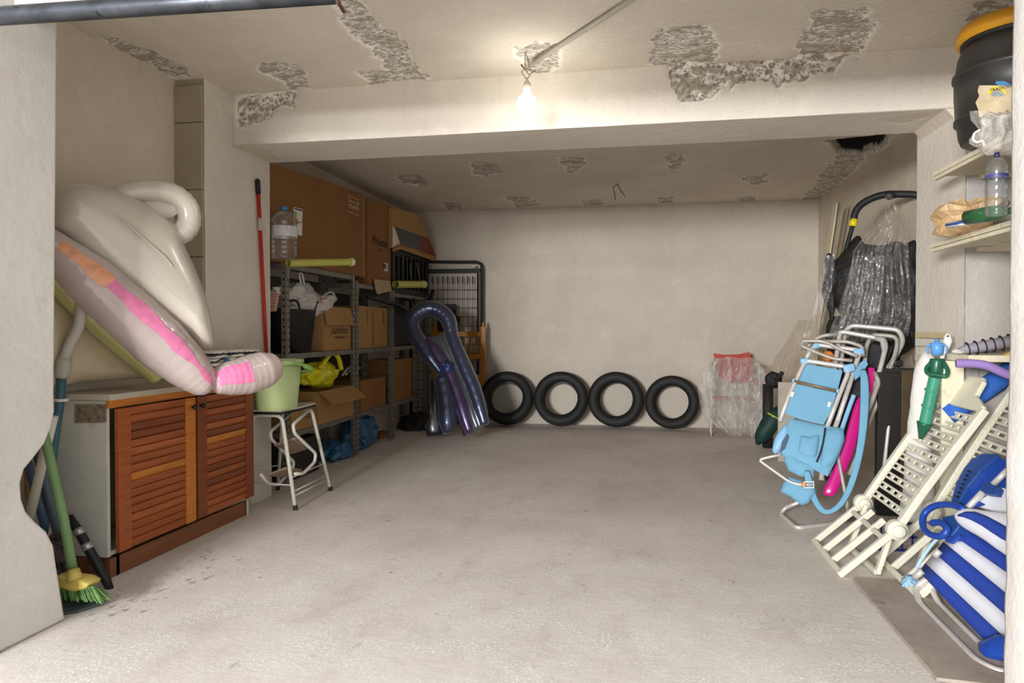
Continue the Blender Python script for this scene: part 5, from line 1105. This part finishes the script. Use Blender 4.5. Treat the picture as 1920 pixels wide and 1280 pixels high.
# --- white sack, parasol screw base, blue clip, white handle
sp0 = V((1.46, 4.02, .7)); sN = V((-.55, -.83, 0)).normalized(); spl = Pl(sp0, sN)
t = thing('white_sack', 'tall white woven sack standing between the pillar and the green parasol base', 'sack', spl(1712, 900))
m = MB(); sk = [(1726, 668), (1738, 658), (1755, 668), (1758, 700), (1750, 760), (1748, 820), (1752, 900), (1748, 985), (1690, 985), (1694, 900), (1700, 840), (1705, 760), (1712, 710)]
m.pillow(bez([spl(x, y, -.04) for x, y in sk], 5, True), .05, sN, 6, (spl(1738, 700, -.04), spl(1722, 950, -.04))); m.jitter(.012, 9, 3); obj('sack_body', m, mat('white_woven', '#d6d2ca', .8, var=.06, bump=.5, bs=14, bd=.02), t, smooth=True)
M_GRD = mat('dark_green_plastic', '#1f5a43', .3, var=.12); M_GRT = mat('green_translucent', '#3f8f72', .28, var=.12, trans=0)
t = thing('parasol_screw', 'green plastic parasol ground screw with loop handle leaning behind the cream loungers', 'parasol base', spl(1735, 800, .1))
ax = [spl(x, y, .09) for x, y in ((1757, 672), (1755, 700), (1750, 726), (1741, 765), (1734, 792), (1722, 850))]
obj('cap', MB().tube([ax[0], spl(1757, 676, .09), spl(1754, 704, .09), spl(1753, 708, .09)], [.03, .034, .034, .028], 14), M_GRD, t, smooth=True)
obj('tube', MB().tube(bez([spl(1754, 704, .09), spl(1748, 730, .09), spl(1739, 772, .09), spl(1734, 795, .09)], 6), .0285, 14), M_GRT, t, smooth=True)
for x, y in ((1747, 732), (1741, 762)): obj('ring', MB().tube([spl(x+.6, y-2, .09), spl(x-.6, y+2, .09)], .034, 14), M_GRT, t, smooth=True)
obj('flange', MB().tube([spl(1734, 792, .09), spl(1733, 796, .09), spl(1726, 822, .09)], [.038, .034, .01], 14), M_GRD, t, smooth=True)
obj('loop_handle', MB().tube(fillet([spl(1750, 676, .1), spl(1736, 690, .12), spl(1738, 700, .14), spl(1775, 706, .14), spl(1778, 695, .12), spl(1766, 674, .1)], .03), .0105, 10), M_GRD, t, smooth=True)
t = thing('blue_spray_head', 'blue plastic clip cup with hooks on top of the white sack', 'clip', spl(1757, 668, .06))
obj('cup', MB().lathe([(.026, -.03), (.030, .0), (.032, .03), (.012, .034), (.012, .05)], spl(1757, 654, .06), n=16), mat('mid_blue', '#5b9bd6', .35), t, smooth=True)
for s in (-1, 1): obj('hook', MB().tube(bez([spl(1757+s*9, 645, .07), spl(1757+s*17, 648, .07), spl(1757+s*18, 662, .07)], 5), .0045, 6), MATS['mid_blue'], t, smooth=True)
t = thing('cleaning_brush', 'white plastic brush handle with hanging hole standing beside the blue clip', 'brush', spl(1775, 690, .02))
hh = [(1770, 628), (1776, 624), (1782, 628), (1785, 640), (1780, 652), (1772, 664), (1766, 690), (1760, 690), (1762, 664), (1766, 645)]
m = MB(); m.prism([spl(x, y, .03) for x, y in hh], -sN*.03); obj('handle', m, M_WM, t, bevel=.008, smooth=True)
obj('hole', MB().tube([spl(1777, 630, .034), spl(1777, 630, .028)], .005, 8), M_HOLE, t)

# --- cream loungers
LW = .52
def make_lounger(label):
    t = thing('plastic_lounger', label, 'lounger', (.917, 3.57, 0), 'cream plastic loungers')
    O = V((.917, 3.57, .014)); H = V((1.158, 3.57, .235)); Tt = V((1.523, 3.57, .80)); y = V((0, 1, 0)); u1 = (H-O).normalized(); u2 = (Tt-H).normalized(); n2 = u2.cross(y)*-1; n2 = V((-u2.z, 0, u2.x)); n1 = V((-u1.z, 0, u1.x))
    def Bar(nm, a, b, w, h, up, bev=.004, par=t, mt=M_CREAM): return obj(nm, MB().bar(a, b, w, h, up), mt, par, bevel=bev)
    L2 = (Tt-H).length; L1 = (H-O).length
    # foot section
    for k in range(4): w = k*LW/3; Bar('foot_bar', O+y*w, H+y*w, .028 if k in (0, 3) else .022, .03, n1)
    Bar('foot_edge', O-y*.013, O+y*(LW+.013), .026, .03, n1); Bar('foot_edge', O+u1*(L1*.78), O+u1*(L1*.78)+y*LW, .024, .02, n1)
    # back section: two curved rails, slats with oblong holes, headrest
    for w in (0, LW):
        pts = [H+y*w-u2*.02, H+y*w+u2*L2*.3+n2*.006, H+y*w+u2*L2*.65+n2*.006, Tt+y*w]
        m = MB()
        for a, b in zip(pts, pts[1:]): m.bar(a, b+(b-a).normalized()*.004, .042, .034, n2)
        obj('side_rail', m, M_CREAM, t, bevel=.006)
        obj('hinge', MB().lathe([(.012, -.035), (.043, -.026), (.046, -.018), (.046, .018), (.043, .026), (.035, .027), (.03, .036), (.012, .040)], H+y*w, Matrix.Rotation(R(90), 3, 'X'), 24), M_CREAM, t, smooth=True)
        obj('hinge_disc', MB().lathe([(.004, 0), (.03, 0), (.031, .006), (.022, .012), (.004, .014)], H+y*w-y*.036, V((0, 0, 1)).rotation_difference(V((0, -1, 0))).to_matrix(), 20), M_CREAM, t, smooth=True)
    N = 10; pz_ = (L2-.07)/N
    for k in range(N):
        s0 = .06+k*pz_; sw = pz_*.62; m = MB()
        bow = lambda w: n2*(-.022*math.sin(PI*w/LW))
        e = .011; hw = LW/6
        for j in range(12):
            a, b = j*LW/12, (j+1)*LW/12
            for s in (s0+e/2, s0+sw-e/2): m.bar(H+u2*s+y*a+bow(a), H+u2*s+y*b+bow(b), e, .008, n2)
        nh = 6
        for j in range(nh+1):
            c = LW*j/nh; ww = .034 if 0 < j < nh else .02
            a = max(0, c-ww/2); b = min(LW, c+ww/2); m.bar(H+u2*(s0+sw/2)+y*a+bow(c), H+u2*(s0+sw/2)+y*b+bow(c), sw-.012, .008, n2)
        obj('slat', m, M_CREAM, t)
    hd = [(0, 0), (LW, 0), (LW, .03), (LW*.84, .06), (LW*.74, .075), (LW*.70, .15), (LW*.64, .172), (LW*.36, .172), (LW*.30, .15), (LW*.26, .075), (LW*.16, .06), (0, .03)]
    obj('headrest', MB().prism([Tt-u2*.015+y*w+u2*s-n2*.008 for w, s in hd], n2*.024), M_CREAM, t, bevel=.008)
    # folded leg frame under the hinge
    g = P(1645, 1076, Z=.012); g2 = V((g.x, 3.57+LW-.08, .012))
    A_ = H+y*.05; B2 = H+y*(LW-.05)
    Bar('leg', A_, V((g.x, 3.60, .014)), .036, .022, (1, 0, 0)); Bar('leg', B2, V((g.x-.02, 3.57+LW-.1, .014)), .036, .022, (1, 0, 0)); Bar('leg_bar', V((g.x, 3.60, .02)), V((g.x-.02, 3.57+LW-.1, .02)), .024, .024, (0, 0, 1))
    return t
l1 = make_lounger('front cream plastic slatted sun lounger leaning upside down against the shelf post')
def copy_tree(o, label, dx):
    c = o.copy(); C.objects.link(c); c.location = V(o.location)+V(dx); c['label'] = label; BASE[c] = V(c.location)
    for ch in list(o.children): d = ch.copy(); C.objects.link(d); d.parent = c
    return c
l2 = copy_tree(l1, 'second cream plastic slatted lounger half hidden behind the front one and the striped chair', (.25, -.25, 0)); l2.scale = (1.0, 1.0, 1.12)

# --- low shelf with cream panels, foam rolls
SY0, SY1 = 3.68, 3.93
t = thing('shelf_unit', 'cream painted low shelf unit standing before the grey pillar face', 'shelf unit', (1.72, 3.8, 0))
zt = P(1830, 663, Y=SY0+.1).z
xl = P(1784, 700, Y=SY1-.05).x
obj('top_board', MB().box(((xl+1.94)/2, (SY0+SY1)/2+.01, zt-.02), (1.94-xl, SY1-SY0, .032)), M_CREAMW, t, bevel=.002)
obj('side_board', MB().box((xl+.015, SY1-.02, (zt-.04)/2), (.10, .022, zt-.04)), M_CREAMW, t, bevel=.002)
obj('back_board', MB().box((1.80, 3.965, zt/2), (.27, .012, zt-.05)), mat('pale_back_board', '#a9a298', .7, var=.2, vs=5), t)
sy = Pl((1.7, 3.72, 1.0), (-.1, -1, 0))
t = thing('grey_roll', 'thin grey roll tied with black rings lying on the low shelf', 'roll', sy(1840, 662))
a, b = sy(1797, 657), sy(1930, 634); obj('roll_body', MB().tube([a, a.lerp(b, .12), b], [.012, .024, .032], 14), mat('grey_vinyl_roll', '#8f8890', .6, var=.08), t, smooth=True)
for k in range(6): p = a.lerp(b, .13+.12*k); obj('tie_ring', MB().tube([p-(b-a)*.004+V((0, 0, 0)), p+(b-a)*.006], .034+.001*k, 14), M_BLK, t)
obj('paper_tuft', MB().blob(sy(1797, 659), (.05, .04, .02), 2, .4, 4), M_LAB, t)
m = MB(); a = sy(1871, 666); m.prism([a, a+V((.04, 0, .02)), a+V((.08, 0, 0))], (0, -.04, 0)); obj('yellow_scrap', m, mat('tan_scrap', '#c9a860', .7), label='small tan scrap on the edge of the low shelf', cat='scrap')
nd = Pl((1.7, 3.58, .95), (-.1, -1, 0)); m = MB(); m.tube(bez([nd(1793, 681), nd(1820, 681), nd(1850, 685), nd(1885, 700), (nd(1930, 716))], 6), .020, 14); obj('foam_noodle', m, mat('lilac_foam', '#9478b4', .8, var=.05), label='lilac foam noodle hanging just under the low shelf board', cat='foam noodle', smooth=True)
bf = Pl((1.72, 3.90, .8), (-.1, -1, 0)); m = MB(); m.tube([bf(1775, 778), bf(1835, 737), bf(1900, 692)], .052, 20); obj('foam_roll', m, mat('royal_blue_foam', '#2f63b8', .85, var=.1, vs=60), label='royal blue foam roll slanting behind the cream lounger headrest', cat='foam roll', smooth=True)

# --- plank shelves on the right wall
def shelf_planks(label, zc, y0, y1, xl):
    t = thing('wall_shelf', label, 'shelf', ((xl+XR)/2, (y0+y1)/2, zc-.04), 'wooden wall shelves'); n = 2; w = (XR-xl-.004)/n
    for k in range(n): obj('plank', MB().box((xl+w*(k+.5), (y0+y1)/2+(.0 if k else .01), zc-.011-.003*k), (w-.004, y1-y0, .022)), M_CREAMW, t, bevel=.002)
    obj('fascia', MB().box((xl+.012, (y0+y1)/2, zc-.034), (.02, y1-y0, .018)), M_CREAMW, t, bevel=.002)
    for yy in (y0+.25, y1-.03): obj('bracket', MB().box(((xl+XR)/2+.1, yy, zc-.035), (XR-xl-.22, .03, .022)), M_CREAMW, t)
    return t
SH1 = P(1750, 326, Y=3.96).z+.01; SH2 = P(1745, 460, Y=3.96).z+.008; XS1 = P(1750, 330, Y=3.96).x; XS2 = P(1744, 465, Y=3.96).x
shelf_planks('upper cream wooden wall shelf carrying the black barrel', SH1, 2.62, 3.965, XS1)
shelf_planks('lower cream wooden wall shelf carrying the orange bag and water bottle', SH2, 2.62, 3.965, XS2)
# barrel
bq = V((P(1905, 250, Y=3.36).x-.0, 3.36, SH1+.002)); ratio = bq.x
t = thing('barrel', 'black plastic barrel with yellow lid and printed badge on the upper wall shelf', 'barrel', bq)
RB = bq.x-P(1793, 200, Y=3.36).x; RB = .228
bq = V((P(1793, 200, Y=3.36).x+RB*1.02, 3.36, SH1+.002)); BASE[t] = bq; t.location = bq
hB = .60; KZ = .82
prof = [(.18, 0), (RB*.88, 0), (RB*.92, .03), (RB*.95, .10), (RB*1.0, .105), (RB*1.0, .125), (RB*.97, .13), (RB*1.0, .25), (RB*1.0, .33), (RB*1.035, .335), (RB*1.035, .355), (RB*.99, .36), (RB*.95, .44), (RB*.86, .50), (RB*.80, .505)]; prof = [(r, z*KZ) for r, z in prof]
obj('drum', MB().lathe(prof, bq, n=48), mat('black_barrel', '#2b2926', .42, var=.2, vs=6), t, smooth=True)
obj('clamp_ring', MB().lathe([(r, z*KZ) for r, z in ((RB*.80, .495), (RB*.90, .5), (RB*.91, .52), (RB*.8, .525))], bq, n=48, cap=False), M_BLK, t, smooth=True)
obj('lid', MB().lathe([(r, z*KZ) for r, z in ((RB*.80, .512), (RB*.97, .52), (RB*.98, .56), (RB*.90, .60), (RB*.6, .62), (.01, .625))], bq, n=48), mat('yellow_lid', '#d99a1e', .45, var=.06), t, smooth=True)
bd_ = (V((0, 0, 0))-V((bq.x, bq.y, 0))).normalized()
def onb(x, y, e=.004):   # pixel ray onto the drum's side (its nearest hit)
    d = _M @ V(((x-960)/FPX, -(y-640)/FPX, -1.0)); c = V((0, 0, CZ)); o2 = V((c.x-bq.x, c.y-bq.y)); r = RB*1.035+e
    a_ = d.x**2+d.y**2; b2 = 2*(o2[0]*d.x+o2[1]*d.y); cc = o2[0]**2+o2[1]**2-r*r; D = max(0, b2*b2-4*a_*cc); k = (-b2-math.sqrt(D))/(2*a_); return c+d*k
m = MB(); vs = [(1835, 163), (1850, 158), (1870, 155), (1892, 150), (1896, 235), (1850, 240), (1838, 215), (1830, 200), (1838, 185), (1834, 172)]
g = []
def patchgrid(rows, e): return MB().sheet([[onb(xl+(xr-xl)*k/8, y, e) for k in range(9)] for y, xl, xr in rows])
obj('badge', patchgrid([(160, 1836, 1898), (170, 1833, 1899), (180, 1836, 1900), (192, 1829, 1901), (205, 1834, 1901), (220, 1836, 1901)], .002), mat('worn_sticker', '#b9a886', .6, var=.15, vs=20), t, smooth=True)
for (r, w, c_) in ((17, 5, '#c9b41f'), (12, 2.5, '#8d8c84'), (8, 2.5, '#5f7f93'), (4.5, 2, '#6f8ca0')):
    rows = []
    for q_ in range(13):
        a_ = R(200+q_*140/12); rows.append([onb(1870+math.cos(a_)*(r+s), 183+math.sin(a_)*(r+s)*1.1, .006) for s in (-w/2, w/2)])
    obj('badge_arc', MB().sheet(rows), mat('arc'+c_, c_, .5), t, smooth=True)
text_mesh('badge_text', 'TRADICIONAL', .016, M_INK, t, onb(1856, 172, .012), (onb(1884, 166, .012)-onb(1856, 172, .012)), (0, 0, 1), .004)
obj('blue_mark', patchgrid([(152, 1868, 1884), (156, 1866, 1892), (160, 1872, 1898)], .006), mat('blue_ink', '#2f6f96', .5), t, smooth=True)
F_CB = film('shelf_bag', (.86, .80, .72), .15, .6, .25, 12, .8)
t = thing('clear_bag', 'crumpled clear plastic bag with white clip in front of the barrel', 'bag', (XS1+.1, 3.2, SH1+.002))
pb = Pl((1.50, 3.03, 2.1), (-.5, -.85, 0))
obj('bag_body', crumple(pb(1880, 250, 0), (.20, .14, .17), 8, .4, sub=4), F_CB, t, smooth=True)
obj('bag_neck', drape([(208, 1818, 1850), (225, 1820, 1850), (245, 1836, 1850), (262, 1842, 1850)], pb, .012, 2, 12, 3, .03), F_CB, t, smooth=True)
obj('clip', MB().tube(fillet([pb(x, y, .05) for x, y in ((1838, 243), (1826, 250), (1824, 262), (1832, 268), (1843, 262), (1846, 275))], .02), .005, 8), M_WM, t, smooth=True)
# things on the lower shelf
s2 = Pl((1.55, 3.3, 1.7), (-.5, -.85, 0))
def onshelf(x, Y_, z): p = P(x, 400, Y=Y_); return V((p.x, Y_, z))
t = bottle('small_water_bottle', 'small clear water bottle with purple cap and band on the lower wall shelf', onshelf(1868, 3.05, SH2+.002), .245, .038, mat('purple_cap', '#2c2350', .35), mat('purple_band', '#4a4580', .4), 5, lz=(.60, .65))
F_OR = film('orange_bag_film', (.85, .56, .27), .5, .85, .3, 12, .9)
t = thing('orange_bag', 'crumpled translucent orange plastic bag lying on the lower wall shelf', 'bag', onshelf(1810, 3.6, SH2))
c = onshelf(1812, 3.62, SH2+.08); obj('bag_body', crumple(c, (.22, .46, .17), 15, .6), F_OR, t)
t = thing('green_bottle', 'dark green bottle lying on its side beside the purple capped bottle', 'bottle', onshelf(1850, 3.22, SH2+.03))
c = onshelf(1850, 3.22, SH2+.034); dr = V((.12, -.22, 0)).normalized(); rot = V((0, 0, 1)).rotation_difference(dr).to_matrix()
obj('glass', MB().lathe([(.01, -.09), (.03, -.088), (.032, 0), (.03, .05), (.013, .09), (.013, .12)], c, rot, 20), mat('green_glass', '#2c5a34', .15, var=.1), t, smooth=True)
t = thing('small_packet', 'small blue and white paper packet at the front edge of the lower wall shelf', 'packet', onshelf(1815, 3.32, SH2+.02))
c = onshelf(1816, 3.30, SH2+.016); m = MB(); m.tube([c-dr*.10, c+dr*.10], .013, 8); obj('packet_body', m, stripes_mat('packet_print', '#3d4a8c', '#e4e2e4', 14, 4), t, smooth=True)

# ================================================================== STRIPED BEACH CHAIR (near right)
M_RB = mat('royal_blue_canvas', '#23409a', .7, var=.06, bump=.15, bs=120); M_WC = mat('white_canvas', '#d9d9de', .75, var=.04, bump=.2, bs=60); M_DBP = mat('dark_blue_plastic', '#1d3f7d', .4, var=.08); M_BP = mat('blue_plastic', '#1c4196', .35, var=.06)
kN = V((-.80, -.15, .5)).normalized(); kp = Pl((1.21, 3.28, .12), kN)
t = thing('striped_beach_chair', 'folded blue and white striped beach chair leaning at the near right behind the jamb', 'beach chair', (1.2, 3.0, 0), 'folded beach chairs')
Ls = [((1724, 1072), (1873, 1228)), ((1736, 1056), (1873, 1184)), ((1752, 1036), (1873, 1141)), ((1770, 1016), (1874, 1101)), ((1786, 1002), (1875, 1064)), ((1800, 986), (1875, 1030))]
def ext(l, x): (x0, y0), (x1, y1) = l; return (x, y0+(y1-y0)*(x-x0)/(x1-x0))
for k in range(5):
    a, b = Ls[k], Ls[k+1]; m = MB()
    rows = []
    for s in range(3):
        r_ = []
        for j in range(9):
            u = j/8; pa = (a[0][0]+(1925-a[0][0])*u, ext(a, a[0][0]+(1925-a[0][0])*u)[1]); pb_ = (b[0][0]+(1925-b[0][0])*u, ext(b, b[0][0]+(1925-b[0][0])*u)[1])
            r_.append(kp(pa[0]+(pb_[0]-pa[0])*s/2, pa[1]+(pb_[1]-pa[1])*s/2, -.012*math.sin(PI*u)))
        rows.append(r_)
    obj('stripe', MB().sheet(rows), (M_RB if k % 2 == 0 else M_WC), t, smooth=True, solid=.006, label='white fabric stripe' if k % 2 else 'blue fabric stripe')
pw = [(1793, 968), (1812, 955), (1850, 958), (1930, 975), (1930, 1062), (1878, 1035), (1840, 1008), (1803, 986)]
m = MB(); m.pillow(bez([kp(x, y, .05) for x, y in pw], 4, True), .035, kN, 6, (kp(1815, 972, .05), kp(1910, 1015, .05))); obj('head_cushion', m, M_WC, t, smooth=True)
rows = []
for (x, y, h) in ((1796, 966, 2), (1808, 964, 8), (1825, 967, 13), (1845, 976, 15), (1865, 988, 17), (1885, 1000, 18), (1925, 1020, 18)): rows.append([kp(x-h*.3, y+h*.6, .088), kp(x, y, .092), kp(x+h*.3, y-h*.6, .088)])
obj('cushion_stripe', MB().sheet(rows), M_RB, t, smooth=True, solid=.004, label='blue stripe on the cushion')
obj('upper_fabric', quad([kp(x, y, .0) for x, y in ((1848, 900), (1920, 930), (1920, 975), (1822, 945))], .01, -kN), M_WC, t, bevel=.003); obj('upper_stripe', quad([kp(x, y, .012) for x, y in ((1822, 932), (1845, 944), (1822, 952), (1806, 948))], .008, -kN), M_RB, t)
obj('fabric_corner', MB().pillow([kp(x, y, .03) for x, y in ((1836, 1206), (1873, 1190), (1900, 1195), (1900, 1238), (1873, 1236), (1851, 1245), (1838, 1225))], .03, kN, 4), M_BP, t, smooth=True)
F0 = lambda x, y, z=.0125: P(x, y, Z=z)
obj('floor_loop', MB().tube(fillet([kp(1752, 1078, -.02), F0(1716, 1098, .05), F0(1722, 1128), F0(1832, 1240), F0(1880, 1262), F0(1960, 1240)], .06), .0125, 10), M_ALU, t, smooth=True)
obj('inner_loop', MB().tube(fillet([kp(1748, 1076, -.05), F0(1750, 1112, .04), F0(1762, 1132), F0(1842, 1212), F0(1900, 1240)], .05), .0125, 10), M_ALU, t, smooth=True)
obj('tube_end', MB().tube([kp(1714, 1082, .01), kp(1730, 1070, .01)], .014, 10), M_ALU, t, smooth=True); obj('tube_end', MB().tube([kp(1752, 1042, .03), kp(1762, 1032, .03)], .014, 10), M_ALU, t, smooth=True)
obj('upper_tube', MB().tube([kp(1800, 968, .02), kp(1843, 922, .02)], .0135, 10), M_ALU, t, smooth=True); obj('upper_tube', MB().tube([kp(1862, 908, .02), kp(1890, 880, .02)], .0125, 10), M_ALU, t, smooth=True)
obj('bracket', quad([kp(x, y, .035) for x, y in ((1838, 918), (1848, 903), (1872, 912), (1866, 926), (1846, 924))], .03, -kN), M_DBP, t, bevel=.004)
ar = [(1820, 861), (1841, 849), (1868, 850), (1872, 856), (1861, 862), (1837, 882), (1813, 912), (1794, 948), (1780, 948), (1792, 905), (1806, 878)]
obj('armrest', quad([kp(x, y, .02) for x, y in ar], .03, -kN), M_DBP, t, bevel=.005)
obj('armrest_side', quad([kp(x, y, .0) for x, y in ((1870, 856), (1900, 866), (1900, 905), (1815, 950), (1797, 950), (1815, 912), (1838, 884))], .02, -kN), M_BP, t, bevel=.003)
m = MB()
for k in range(7): p = kp(1795+k*3.6, 931-k*8, .023); m.box(p, (.010, .014, .008))
obj('adjust_holes', m, M_HOLE, t, kind='stuff')
obj('blue_clamp', quad([kp(x, y, .05) for x, y in ((1765, 968), (1800, 962), (1798, 985), (1782, 1004), (1768, 998))], .06, -kN), M_DBP, t, bevel=.006)
obj('loop_grip', MB().tube(bez([kp(x, y, .07) for x, y in ((1808, 955), (1785, 946), (1757, 947), (1738, 957), (1730, 973), (1733, 992), (1748, 1003), (1766, 1004), (1776, 992), (1764, 980), (1748, 980))], 6), .0145, 10), M_BP, t, smooth=True)
obj('webbing', quad([kp(x, y, .03) for x, y in ((1768, 1000), (1795, 990), (1800, 1005), (1783, 1018), (1772, 1014))], .012, -kN), M_RB, t, bevel=.003)
t = thing('light_blue_cord', 'light blue rope and cloth bunched on the floor between lounger and striped chair', 'rope', F0(1708, 1100, .002))
m = MB(); m.tube(bez([kp(1768, 1000, -.04), kp(1748, 1020, -.05), kp(1728, 1048, -.05), F0(1712, 1078, .05), F0(1704, 1094, .02)], 5), .008, 8); m.tube(bez([kp(1762, 1008, -.08), kp(1735, 1035, -.08), F0(1716, 1080, .06), F0(1710, 1100, .02)], 5), .005, 6); obj('rope', m, mat('pale_blue_rope', '#a9c6d6', .7), t, smooth=True)
obj('cloth_bunch', MB().blob(F0(1708, 1094, .03), (.07, .08, .07), 5, .4, 4), mat('blue_check', '#8fb3cc', .7, var=.4, vs=50), t, smooth=True)
# navy crate glimpsed between foot bars of the lounger
m = MB(); p = P(1655, 985, Z=.10); 
for k in range(4): m.bar((p.x-.07+.05*k, 3.95, .03), (p.x-.07+.05*k, 3.95, .17), .008, .012)
for z in (.03, .10, .17): m.bar((p.x-.1, 3.95, z), (p.x+.1, 3.95, z), .012, .012)
obj('navy_basket', m, mat('navy_plastic', '#1b2160', .5), label='small navy plastic basket seen through the lounger feet', cat='basket')
# debris on the floor
m = MB(); rnd = random.Random(7)
for k in range(16):
    x, y = rnd.uniform(-2.25, 1.0), rnd.uniform(2.4, 7.8); r_ = rnd.uniform(.003, .008); m.lathe([(r_*.6, .003), (r_, .004), (r_*.5, .008)], (x, y, 0), n=5)
for k in range(90):
    x, y = rnd.uniform(-2.28, -1.7), rnd.uniform(2.45, 3.4)
    if x < -2.1+.1*rnd.random(): r_ = rnd.uniform(.003, .009); m.lathe([(r_*.6, .003), (r_, .004), (r_*.5, .009)], (x, y, 0), n=5)
obj('floor_grit', m, mat('grit', '#8a7d6e', .9, var=.4, vs=50), kind='stuff', label='scattered grit and crumbs lying on the concrete floor', cat='grit')
